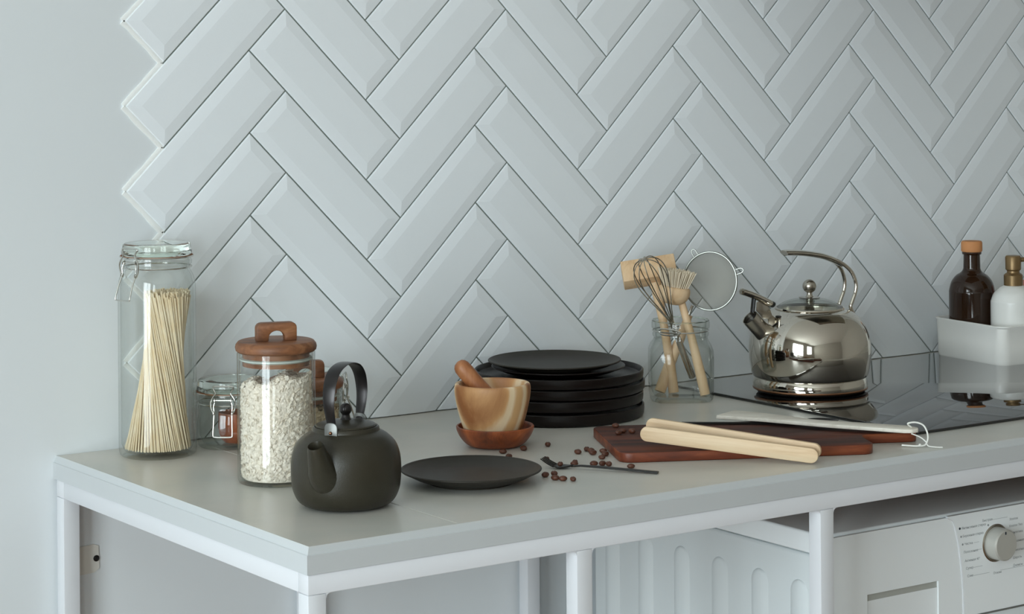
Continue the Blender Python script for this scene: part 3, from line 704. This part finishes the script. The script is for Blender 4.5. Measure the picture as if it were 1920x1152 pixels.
# ------------------------------------------------------------------ utensil jar and utensils
UC = Vector((0.9035, -0.1211, ZC))
uj = thing('utensil_jar', 'square-shouldered open glass jar holding kitchen utensils', 'jar', UC)
def sq(pr_, e_): return [(r, z, e_) for r, z in pr_]
out_ = [(0, 0.0015, 4.5), (0.034, 0.0015, 4.5), (0.037, 0.0, 4.5), (0.0415, 0.0006, 4.5), (0.0445, 0.004, 4.5), (0.0455, 0.012, 4.5), (0.0460, 0.06, 4.5), (0.0455, 0.0720, 4.2), (0.0430, 0.0790, 3.6), (0.0400, 0.0840, 2.6), (0.0385, 0.0870, 2.0), (0.0385, 0.0900), (0.0402, 0.0920), (0.0402, 0.0950), (0.0390, 0.0970), (0.0390, 0.1010), (0.0415, 0.1030), (0.0415, 0.1100), (0.0405, 0.1130), (0.0385, 0.1135)]
in_ = [(0.0370, 0.1125), (0.0365, 0.1000), (0.0358, 0.0880), (0.0372, 0.0835, 2.6), (0.0400, 0.0765, 3.6), (0.0425, 0.0700, 4.2), (0.0430, 0.05, 4.5), (0.0425, 0.014, 4.5), (0.0390, 0.0080, 4.5), (0, 0.0072, 4.5)]
MB().lathe(out_+in_, 96).build('glass_body', M['glass2'], uj)
MB().lathe([(0.0362, 0.1120), (0.0370, 0.1136), (0.0400, 0.1140), (0.0412, 0.1128), (0.0405, 0.1122), (0.0375, 0.1122)], 64).build('rim', M['lidglass'], uj)
ringp = [(0.0400*cos(2*pi*i/48), 0.0400*sin(2*pi*i/48), 0.0990) for i in range(48)]
MB().tube(ringp, 0.0011, 6, closed=True).build('neck_wire', M['wire'], uj)
MB().tube(spl([(-0.032, -0.0285, 0.1010), (-0.030, -0.0325, 0.1045), (-0.022, -0.0390, 0.1050), (-0.010, -0.0435, 0.1035), (-0.003, -0.0445, 0.1000), (-0.010, -0.0435, 0.0968), (-0.022, -0.0390, 0.0960), (-0.031, -0.0310, 0.0975)], 4, closed=True), 0.0010, 6, closed=True).build('wire_loop', M['wire'], uj)
def ut(name, label, cat): return thing(name, label, cat, UC)
# 1 wooden utensil with a rectangular block head
u1 = ut('block_head_utensil', 'wooden kitchen tool with a rectangular block head in the glass jar', 'kitchen tool')
MB().tube([(-0.0100, 0.0060, 0.0085), (-0.0140, 0.010, 0.045), (-0.0230, 0.016, 0.105), (-0.0345, 0.020, 0.166)], [0.0075, 0.0070, 0.0058, 0.0085], 16).build('handle', M['beech2'], u1)
hb = MB().box(-0.039, 0.039, -0.0125, 0.0125, -0.017, 0.017)
bh = hb.xf(Matrix.Translation((-0.0430, 0.0240, 0.1800)) @ Matrix.Rotation(radians(-8.5), 4, 'Y') @ Matrix.Rotation(radians(-36), 4, 'X')).build('head', M['beech2'], u1, bevel=0.0012)
# 2 dish brush
u2_ = ut('dish_brush', 'round wooden dish brush with pale bristles in the glass jar', 'brush')
MB().tube([(0.0330, -0.0180, 0.0090), (0.0285, -0.0170, 0.03), (0.0140, -0.0150, 0.092), (-0.0010, -0.0135, 0.146)], [0.0070, 0.0074, 0.0058, 0.0052], 16).build('handle', M['beech2'], u2_)
HX = Matrix.Translation((-0.0100, -0.0140, 0.1525)) @ Matrix.Rotation(radians(9), 4, 'Y')
hd = MB().lathe(spl([(0, -0.0160), (0.010, -0.0148), (0.0180, -0.0095), (0.0222, -0.002), (0.0228, 0.0050), (0.0215, 0.0090)], 4) + [(0.0200, 0.0100), (0, 0.0100)], 40).xf(HX).build('head', M['beech2'], u2_)
rb = random.Random(4)
bt = MB()
for i in range(260):
    r = 0.0185*sqrt((i+0.5)/260); th = i*2.39996
    p0 = Vector((r*cos(th), r*sin(th), 0.0085)); k = 1.0 + 0.42*r/0.0185
    p1 = Vector((p0.x*k*1.05+rb.uniform(-1,1)*0.0012, p0.y*k+rb.uniform(-1,1)*0.0012, 0.0340+rb.uniform(-0.002, 0.001)))
    bt.tube([p0, p1], 0.0007, 4)
tag(bt.xf(HX).build('bristles', M['bristle'], u2_, smooth=0), kind='stuff')
# 3 balloon whisk
u3 = ut('whisk', 'steel wire balloon whisk leaning left in the glass jar', 'whisk')
n0, n1 = Vector((0.0170, 0.0120, 0.0300)), Vector((-0.0155, -0.0285, 0.1165))
MB().tube([n0, n0+(n1-n0)*0.5, n1], [0.0052, 0.0050, 0.0034], 14).build('handle', M['steel2'], u3)
wa = (Vector((-0.0560, -0.0720, 0.2070))-n1); Lw = wa.length; wa.normalize()
e1 = wa.orthogonal().normalized(); e1 = (Vector((1, 0, 0.2)) - wa*Vector((1, 0, 0.2)).dot(wa)).normalized(); e2_ = wa.cross(e1)
for k in range(5):
    a_ = pi*k/5 + 0.2; ed = e1*cos(a_) + e2_*sin(a_); pp = []
    for i in range(25):
        t = -1 + 2*i/24
        q = (1-abs(t)**2.6); 
        wdt = 0.0280*sin(pi*min(1, max(0, (1-abs(t))*1.0))**0.9) if False else 0
        h = Lw*(1-abs(t)**2.2)*1.0
        s_ = (h/Lw)
        width = 0.0030*(1-s_) + 0.0325*(s_**1.1)*sqrt(max(0, 1-s_**3.2))*1.25
        pp.append(n1 + wa*h + ed*width*(1 if t > 0 else -1))
    MB().tube(spl(pp, 2), 0.00078, 6).build('wire', M['steel2'], u3)
# 4 fine strainer
u4 = ut('strainer', 'round fine-mesh strainer with wire rim in the glass jar', 'strainer')
RC = Vector((0.0440, 0.0140, 0.1670)); RX_ = Matrix.Translation(RC) @ Matrix.Rotation(radians(-22), 4, 'Z') @ Matrix.Rotation(radians(84), 4, 'X')
MB().tube([(0.0395*cos(2*pi*i/64), 0.0415*sin(2*pi*i/64), 0) for i in range(64)], 0.0016, 8, closed=True).xf(RX_).build('rim', M['rimsteel'], u4)
MB().lathe([(0.0395, 0), (0.0385, -0.004), (0.036, -0.010), (0.031, -0.0165), (0.022, -0.022), (0.011, -0.0245), (0, -0.025)], 48).xf(RX_).build('mesh_bowl', M['meshnet'], u4)
hpts = [Vector((0.0440-0.0255, 0.0150, 0.1320)), Vector((0.0130, 0.0150, 0.118)), Vector((0.0010, 0.0190, 0.085)), Vector((-0.0160, 0.0150, 0.045)), Vector((-0.0300, 0.0060, 0.0100))]
MB().tube(hpts[:2] , 0.0022, 10).build('shank', M['wire'], u4)
MB().tube(hpts[1:], [0.0055, 0.0068, 0.0078, 0.0080], 16).build('handle', M['beech2'], u4)
for ang in (20, 122):
    a_ = radians(ang); d1 = Vector((cos(a_), sin(a_), 0)); d2 = Vector((-sin(a_), cos(a_), 0))
    pp = [d1*0.0405 + d2*0.0035, d1*0.0490 + d2*0.0032, d1*0.0520, d1*0.0490 - d2*0.0032, d1*0.0405 - d2*0.0035]
    MB().tube(spl(pp, 4), 0.0009, 6).xf(RX_).build('rest_hook', M['rimsteel'], u4)

# ------------------------------------------------------------------ kettle
KZ = ZC + HB
kt = thing('kettle', 'polished round steel kettle with glass lid standing on the hob', 'kettle', (1.0900, -0.1880, KZ))
MB().lathe(spl([(0.0800, 0.0205), (0.0836, 0.0235), (0.0872, 0.0400), (0.0887, 0.0570), (0.0872, 0.0745), (0.0820, 0.0910), (0.0725, 0.1050), (0.0610, 0.1140), (0.0515, 0.1175)], 6) + [(0.0500, 0.1180), (0.0495, 0.1160), (0.047, 0.1100)], 96).build('body', M['steel'], kt, smooth=60)
MB().lathe([(0, 0.0008), (0.070, 0.0008), (0.0760, 0.0002), (0.0790, 0.0012), (0.0800, 0.0030)], 72).build('base_plate', M['blackp'], kt)
MB().lathe([(0.0800, 0.0030), (0.0828, 0.0036), (0.0832, 0.0052), (0.0826, 0.0066)], 72).build('copper_rim', M['copper'], kt)
MB().lathe([(0.0826, 0.0066), (0.0830, 0.0100), (0.0822, 0.0160), (0.0806, 0.0195), (0.0800, 0.0207)], 96).build('base_band', M['steel'], kt)
kl = MB().lathe(spl([(0.0480, 0.1195), (0.0440, 0.1235), (0.0330, 0.1290), (0.0180, 0.1325), (0.0050, 0.1335)], 4) + spl([(0.0050, 0.1312), (0.0180, 0.1302), (0.0330, 0.1266), (0.0440, 0.1210), (0.0478, 0.1178)], 4), 64).build('glass_lid', M['glass2'], kt)
MB().lathe([(0.0470, 0.1176), (0.0498, 0.1174), (0.0508, 0.1188), (0.0500, 0.1204), (0.0476, 0.1204)], 64).build('lid_rim', M['steel'], kl)
MB().lathe([(0.0050, 0.1255), (0.0050, 0.1330), (0.0150, 0.1335), (0.0155, 0.1345), (0.0060, 0.1352), (0.0044, 0.1375), (0.0040, 0.1405)] + [(0.0100*sin(a_), 0.1505-0.0100*cos(a_)) for a_ in [0.42+(pi-0.42)*i/14 for i in range(15)]], 40).build('lid_knob', M['steel2'], kl)
PH = radians(25)
kd = Vector((-cos(PH), -sin(PH), 0)); kn_ = Vector((sin(PH), -cos(PH), 0))
def K(s_, z, n_=0): return kd*s_ + kn_*n_ + Vector((0, 0, z))
s0, s1 = K(0.0700, 0.0790), K(0.1010, 0.1110); sx = (s1-s0).normalized()
MB().tube([K(0.0600, 0.0690), s0, s0+sx*0.006, s0+sx*0.008], [0.0150, 0.0145, 0.0142, 0.0135], 36).build('spout_collar', M['steel2'], kt)
spm = MB(); spm.tube([s0+sx*0.006, s1], [0.0128, 0.0125], 36); spm.f = spm.f[:-2]
spm.tube([s1, s1-sx*0.0005, s1-sx*0.02], [0.0125, 0.0115, 0.0112], 36); spm.f = spm.f[:-2] + [spm.f[-1]]
spm.build('spout', M['steel2'], kt, smooth=40)
MB().tube([s1-sx*0.006, s1-sx*0.007], [0.0110, 0.0110], 24).build('spout_shade_disc', M['blackp'], kt)  # black disc standing in for the shade inside the open mouth
lv = [K(0.1150, 0.1490), K(0.1060, 0.1465), K(0.0880, 0.1395), K(0.0660, 0.1290)]
MB().tube(spl(lv, 4), [0.0030]+[0.0050]*11+[0.0042], 16, wide=[0.004]+[0.0080]*11+[0.007], up=tuple(kn_)).build('spout_lever', M['steel'], kt)
MB().tube([K(0.0655, 0.1287), K(0.0620, 0.1270)], 0.0046, 14, wide=0.0072, up=tuple(kn_)).build('lever_end', M['blackp'], kt)
MB().tube([K(0.0935, 0.1400), K(0.0965, 0.1180)], [0.0030, 0.0026], 12, wide=0.004, up=tuple(kn_)).build('lever_post', M['blackp'], kt)
fl = MB().prism([(0.0660, 0.1060), (0.0790, 0.1085), (0.0900, 0.1200), (0.0890, 0.1320), (0.0800, 0.1345), (0.0690, 0.1250), (0.0640, 0.1130)], -0.0010, 0.0010).xf(Matrix(((kd.x, 0, kn_.x, 0), (kd.y, 0, kn_.y, 0), (0, 1, 0, 0), (0, 0, 0, 1))))
fl.build('spout_flap', M['steel2'], kt, bevel=0.0004)
MB().tube([K(0.0640, 0.1040, -0.004), K(0.0640, 0.1040, 0.006)], 0.005, 14).build('hinge', M['blackp'], kt)
gp = spl([K(0.0430, 0.2005), K(0.0380, 0.2010), K(0.0100, 0.1990), K(-0.0230, 0.1930), K(-0.0470, 0.1840), K(-0.0560, 0.1785)], 5)
ng = len(gp)
MB().tube(gp, [0.0020]+[0.0042]*(ng-4)+[0.0036, 0.003, 0.0026], 20, wide=[0.006]+[0.0105]*(ng-1), up=tuple(kn_)).build('handle_grip', M['steel'], kt, smooth=60)
for s_ in (-1, 1):
    rp = spl([K(-0.0420, 0.1865, s_*0.0075), K(-0.0540, 0.1795, s_*0.0100), K(-0.0650, 0.1680, s_*0.0130), K(-0.0705, 0.1520, s_*0.0148), K(-0.0690, 0.1390, s_*0.0150), K(-0.0640, 0.1270, s_*0.0150), K(-0.0610, 0.1180, s_*0.0150), K(-0.0660, 0.1080, s_*0.0150), K(-0.0745, 0.0975, s_*0.0150)], 5)
    MB().tube(rp, 0.0028, 12).build('handle_rod', M['steel'], kt, smooth=60)

# ------------------------------------------------------------------ cutting board and what lies on it
BEX = Vector((0.896, -0.444, 0)).normalized(); BANG = math.atan2(BEX.y, BEX.x)
BO = Vector((0.535, -0.459, ZC)); BT = 0.0125
def on_board(o, z=0): o.location = BO + Vector((0, 0, z)); o.rotation_euler = (0, 0, BANG); return o
poly = [(x, y) for x, y in rrect(0, 0.322, 0, 0.195, 0.016, 6)]
# rounded rectangle joined with the grip on its right end
right = [(0.322, 0.030)] + spl([(0.322, 0.052), (0.325, 0.066), (0.334, 0.0715), (0.350, 0.0725), (0.386, 0.0725)], 4)[1:]
tip = [(0.389+0.012*sin(a_), 0.0725+0.012-0.012*cos(a_)) for a_ in [pi/2*i/5 for i in range(1, 6)]]
half = [(0.161, 0)] + [(0.306+0.016*sin(a_), 0.016-0.016*cos(a_)) for a_ in [pi/2*i/6 for i in range(0, 7)]] + right + tip
mir = [(x, 0.195-y) for x, y in reversed(half)]
left_ = [(0.016-0.016*sin(a_), 0.179+0.016*cos(a_)) for a_ in [pi/2*i/6 for i in range(0, 7)]] + [(0.016-0.016*cos(a_), 0.016-0.016*sin(a_)) for a_ in [pi/2*i/6 for i in range(0, 7)]]
cb = MB().prism(half+mir[:-1]+[(0.161, 0.195)]+left_, 0, BT).build('cutting_board', M['board'], bevel=0.0016, bseg=2, smooth=50)
cb.data.materials.append(M['boardedge'])
for p in cb.data.polygons:
    if abs(p.normal.z) < 0.8: p.material_index = 1
on_board(cb); tag(cb, 'dark reddish-brown wooden cutting board with a short grip', 'cutting board')

tg = thing('wooden_tongs', 'pale wooden tongs with two flat round-ended arms across the cutting board', 'tongs', BO, BANG)
def arm(name, a_, b__, h, t):
    """flat arm standing on edge from bottom-left point a_ to bottom-right point b__, height h, thickness t, rounded ends"""
    a_, b__ = Vector(a_), Vector(b__); L_ = (b__-a_).length; X = (b__-a_).normalized()
    Yv = Vector((0, 0, 1)).cross(X).normalized(); Z = X.cross(Yv)
    r = h*0.48
    pl = rrect(0, L_, 0, h, r, 8)
    mb = MB().prism(pl, -t/2, t/2).xf(Matrix(((1,0,0,0),(0,0,-1,0),(0,1,0,0),(0,0,0,1))))
    o = mb.build(name, M['beech'], tg, bevel=0.0012, bseg=2)
    o.matrix_local = Matrix(((X.x, Yv.x, Z.x, a_.x), (X.y, Yv.y, Z.y, a_.y), (X.z, Yv.z, Z.z, a_.z), (0, 0, 0, 1)))
    return o
arm('arm', (0.0300, 0.0285, 0.0222), (0.2330, -0.0500, 0.0007), 0.0182, 0.0060)
arm('arm', (0.0450, 0.0640, 0.0265), (0.2395, -0.0400, 0.0045), 0.0182, 0.0060)

so_ = thing('black_spoon', 'black spoon lying under the pale spatula at the back of the board', 'spoon', BO + Vector((0, 0, BT)), BANG)
MB().tube([(0.118, 0.1850, 0.0022), (0.19, 0.1730, 0.0018), (0.276, 0.1620, 0.0020)], [0.0015, 0.0015, 0.0015], 10, wide=[0.0034, 0.003, 0.0022], up=(0.16, 0.98, 0)).build('handle', M['cutlery'], so_)
bw = MB().lathe(spl([(0, 0.0004), (0.008, 0.0010), (0.0145, 0.0042), (0.0170, 0.0075)], 4) + spl([(0.0162, 0.0076), (0.0138, 0.0056), (0.008, 0.0024), (0, 0.0018)], 4), 32)
bw.xf(Matrix.Translation((0.2985, 0.1600, 0)) @ Matrix.Rotation(radians(-9.5), 4, 'Z') @ Matrix.Diagonal((1.35, 0.9, 0.62, 1))).build('bowl', M['cutlery'], so_)

sw = thing('wooden_spatula', 'bleached wooden spatula with white string loop resting on the cutting board', 'spatula', BO + Vector((0, 0, BT+0.0042)), BANG)
near = [(0.1660, 0.1945), (0.2192, 0.1600), (0.2924, 0.1000), (0.3720, 0.0450)]
far = [(0.3950, 0.0560), (0.3860, 0.0720), (0.3000, 0.1270), (0.2790, 0.1420), (0.2650, 0.1620), (0.2281, 0.2050), (0.1990, 0.2300)]
blade = MB().prism(near + [(0.3830, 0.0430), (0.3920, 0.0470)] + far, 0.0, 0.0052)
bl = blade.build('blade', M['bleached'], sw, bevel=0.0014, bseg=2)
bl.name = 'spatula_body'
lp = [Vector((0.3860, 0.0560, 0.0055)), Vector((0.3800, 0.0520, 0.0110)), Vector((0.3900, 0.0500, 0.0125)), Vector((0.4000, 0.0480, 0.0080)), Vector((0.4030, 0.0420, -0.0040)), Vector((0.3980, 0.0370, -0.0135)), Vector((0.3880, 0.0360, -0.0148)), Vector((0.3780, 0.0410, -0.0149)), Vector((0.3700, 0.0460, -0.0149))]
MB().tube(spl(lp, 6), 0.0011, 8).build('string_loop', M['string'], sw)
MB().tube(spl([Vector((0.3830, 0.0480, -0.001)), Vector((0.3930, 0.0440, -0.0050)), Vector((0.3990, 0.0395, -0.0100)), Vector((0.4010, 0.0350, -0.0149)), Vector((0.4080, 0.0270, -0.0153)), Vector((0.4160, 0.0240, -0.0153))], 6), 0.0008, 8).build('string_end', M['string'], sw)
MB().sphere((0.3905, 0.0362, -0.0138), 0.0020, 10, 6).build('string_knot', M['string'], sw)

# ------------------------------------------------------------------ fork and coffee beans
fk = thing('black_fork', 'matte black fork lying on the worktop among coffee beans', 'fork', (0.4683, -0.4531, ZC), math.atan2(-0.0842, 0.0622))
MB().tube([(-0.002, 0, 0.0032), (0.010, 0, 0.0045), (0.03, 0, 0.0042), (0.07, 0, 0.0028), (0.1050, 0, 0.0016)], [0.0012, 0.0013, 0.0015, 0.0015, 0.0015], 10, wide=[0.0026, 0.0028, 0.0036, 0.0046, 0.0050], up=(0, 1, 0)).build('handle', M['cutlery'], fk)
v = []; f = []
rows = [(0.0, 0.0024, 0.0030), (-0.006, 0.0052, 0.0018), (-0.012, 0.0090, 0.0010), (-0.018, 0.0102, 0.0010), (-0.023, 0.0100, 0.0022)]
for x, w, z in rows:
    for t in range(7):
        q = -1+2*t/6; v.append((x, q*w, z + 0.0012*q*q))
for i in range(len(rows)-1):
    for t in range(6): f.append((i*7+t, i*7+t+1, i*7+8+t, i*7+7+t))
mb = MB(); mb.add(v, f); hd = mb.build('head', M['cutlery'], fk, smooth=60); sd_ = hd.modifiers.new('thick', 'SOLIDIFY'); sd_.thickness = 0.0012
for k in range(4):
    y = -0.0082 + k*0.00547
    MB().tube([(-0.0225, y, 0.0028), (-0.030, y*0.98, 0.0062), (-0.0390, y*0.95, 0.0115)], [0.0008, 0.0008, 0.0006], 8, wide=[0.0016, 0.0015, 0.0010], up=(0, 1, 0)).build('tine', M['cutlery'], fk)

def bean_mesh():
    """flat-bottomed coffee bean with a cleft"""
    v = []; f = []; n = 14; k = 9
    mb = MB().sphere((0, 0, 0), 1, 16, 9)
    vv = []
    for x, y, z in mb.v:
        zz = z*0.0026
        if z > 0: zz *= 1 - 0.38*math.exp(-(y*y)/0.02)*max(0, 1-x*x*0.9)
        vv.append((x*0.0042, y*0.0030, zz + 0.0024))
    mb.v = vv; return mb
bean0 = None
def bean(x, y, label, z=0.0, rz=None):
    global bean0
    if bean0 is None:
        o = bean0 = bean_mesh().build('coffee_bean', M['bean'], smooth=70)
    else:
        o = bean0.copy(); COL.objects.link(o); o.name = 'coffee_bean'
    o.location = (x, y, ZC+z); o.rotation_euler = (0, 0, random.uniform(0, pi) if rz is None else rz)
    s_ = random.uniform(1.12, 1.32); o.scale = (s_, s_, s_)
    tag(o, label, 'coffee bean', 'coffee beans strewn around the fork'); return o
G = 'roasted coffee bean '
for x, y, l in (
    (0.5309, -0.3132, G+'lying alone between the mortar and the board'), (0.4700, -0.3946, G+'lying alone beyond the tines of the fork'),
    (0.5306, -0.3778, G+'lying alone left of the trio beside the board'),
    (0.5511, -0.3686, G+'furthest back in the trio beside the board'), (0.5503, -0.3785, G+'in the middle of the trio beside the board'), (0.5422, -0.3935, G+'nearest in the trio beside the board'),
    (0.5606, -0.3904, G+'lying close to the left edge of the board'), (0.5490, -0.4100, G+'touching the front left corner of the board, behind another'), (0.5335, -0.4235, G+'just in front of the front left board corner'),
    (0.4885, -0.4290, G+'at the neck of the fork, far one of two'), (0.4815, -0.4370, G+'at the neck of the fork, near one of two'),
    (0.5000, -0.4520, G+'peeking over the fork handle near its neck'), (0.5090, -0.4570, G+'left one of two beside the middle of the fork handle'), (0.5130, -0.4645, G+'second one of two beside the middle of the fork handle'),
    (0.5260, -0.4915, G+'behind the fork handle close to its end'),
    (0.4115, -0.4745, G+'beside the rim of the single plate'), (0.4243, -0.4747, G+'at the back of the trio in front of the fork'), (0.4104, -0.4959, G+'at the left of the trio in front of the fork'),
    (0.4150, -0.5050, G+'at the front of the trio in front of the fork'), (0.4235, -0.5134, G+'lying alone nearest the front edge of the worktop'),
    (0.4575, -0.3195, G+'at the foot of the wooden dish, left of another'), (0.4900, -0.3180, G+'at the foot of the wooden dish, right of another'), (0.4440, -0.3520, G+'behind the rim of the single plate')):
    bean(x, y, l)
for x, y, l in ((0.6110, -0.3560, 'front one of the beans on the cutting board'), (0.6240, -0.3480, 'second of the beans on the cutting board'), (0.6320, -0.3570, 'third bean on the cutting board, nearest the tongs'), (0.6400, -0.3120, 'bean at the back edge of the cutting board')):
    bean(x, y, 'coffee ' + ('bean, ' if 'bean ' not in l.split(',')[0] else '') + l if False else 'roasted coffee ' + (l if l.startswith('bean') else 'bean, ' + l), BT)
be = bean(0.4555, -0.4440, 'roasted coffee bean lying in the head of the fork', 0.0035)

# ------------------------------------------------------------------ tray with bottles
tr_c = Vector((1.552, -0.1225, ZC+HB)); TRZ = radians(-5)
ty = thing('storage_tray', 'white ceramic tray holding bottles at the end of the hob', 'tray', tr_c, TRZ)
hx, hy, hz = 0.064, 0.079, 0.0610
v = []; f = []; secs = [(0.0, 0.0, 0.016), (0.0015, 0.003, 0.018), (0.0022, 0.03, 0.018), (0.0030, hz-0.004, 0.018), (0.0044, hz-0.002, 0.018), (0.0044, hz-0.0003, 0.018), (0.0034, hz, 0.018), (0.0005, hz, 0.016), (-0.0005, hz-0.003, 0.015), (-0.0020, 0.008, 0.014), (-0.006, 0.0045, 0.012)]
nn_ = None
for ex_, z, r in secs:
    ring = rrect(-hx-ex_, hx+ex_, -hy-ex_, hy+ex_, r, 6); nn_ = len(ring); v += [(x, y, z) for x, y in ring]
for k in range(len(secs)-1):
    for i in range(nn_): f.append((k*nn_+i, k*nn_+(i+1) % nn_, (k+1)*nn_+(i+1) % nn_, (k+1)*nn_+i))
f.append(tuple(range(nn_-1, -1, -1))); f.append(tuple((len(secs)-1)*nn_+i for i in range(nn_)))
mb = MB(); mb.add(v, f); mb.build('tray_body', M['tray_white'], ty, smooth=40)
zt = ZC + HB + 0.0047
bo = thing('brown_bottle', 'dark brown glass bottle with cork stopper in the white tray', 'bottle', (1.5320, -0.0845, zt))
MB().lathe([(0, 0.001), (0.030, 0.0), (0.0345, 0.002), (0.0362, 0.006)] + spl([(0.0365, 0.012), (0.0365, 0.0890), (0.0360, 0.1010), (0.0325, 0.1140), (0.0255, 0.1235), (0.0175, 0.1290), (0.0140, 0.1340), (0.0134, 0.1400), (0.0130, 0.1570)], 5) + [(0.0150, 0.1580), (0.0156, 0.1600), (0.0150, 0.1618), (0.011, 0.162)], 56).build('glass_body', M['amber'], bo)
MB().lathe([(0.0105, 0.1600), (0.0160, 0.1622), (0.0168, 0.1640), (0.0168, 0.1765), (0.0155, 0.1790), (0, 0.1795)], 40).build('stopper', M['cork'], bo)
ds = thing('soap_dispenser', 'white soap bottle with brown pump head in the white tray', 'dispenser', (1.5490, -0.1570, zt))
MB().lathe([(0, 0.001), (0.030, 0.0), (0.0340, 0.002)] + spl([(0.0352, 0.008), (0.0355, 0.0800), (0.0345, 0.0900), (0.0300, 0.1010), (0.0220, 0.1085), (0.0165, 0.1120)], 5) + [(0.0150, 0.1130), (0, 0.1130)], 56).build('body', M['white_cer'], ds)
pm = MB().lathe([(0, 0.1131), (0.0146, 0.1131), (0.0148, 0.1290), (0.0128, 0.1315), (0.0100, 0.1330), (0.0098, 0.1360), (0.0122, 0.1385), (0.0126, 0.1570), (0.0110, 0.1600), (0, 0.1605)], 40).build('pump_head', M['brass'], ds)
MB().tube([(0.008, 0, 0.1535), (0.030, 0, 0.1540), (0.045, 0, 0.1520), (0.0485, 0, 0.1465)], [0.0038, 0.0034, 0.0028, 0.0024], 14).build('nozzle', M['brass'], pm)
sg = MB().box(-0.008, 0.008, -0.015, 0.015, 0, 0.116).build('sponge', M['pink'], bevel=0.004, bseg=2)
sg.location = (1.5995, -0.1210, zt); sg.rotation_euler = (0, 0, TRZ); tag(sg, 'pink sponge standing at the outer end of the white tray', 'sponge')
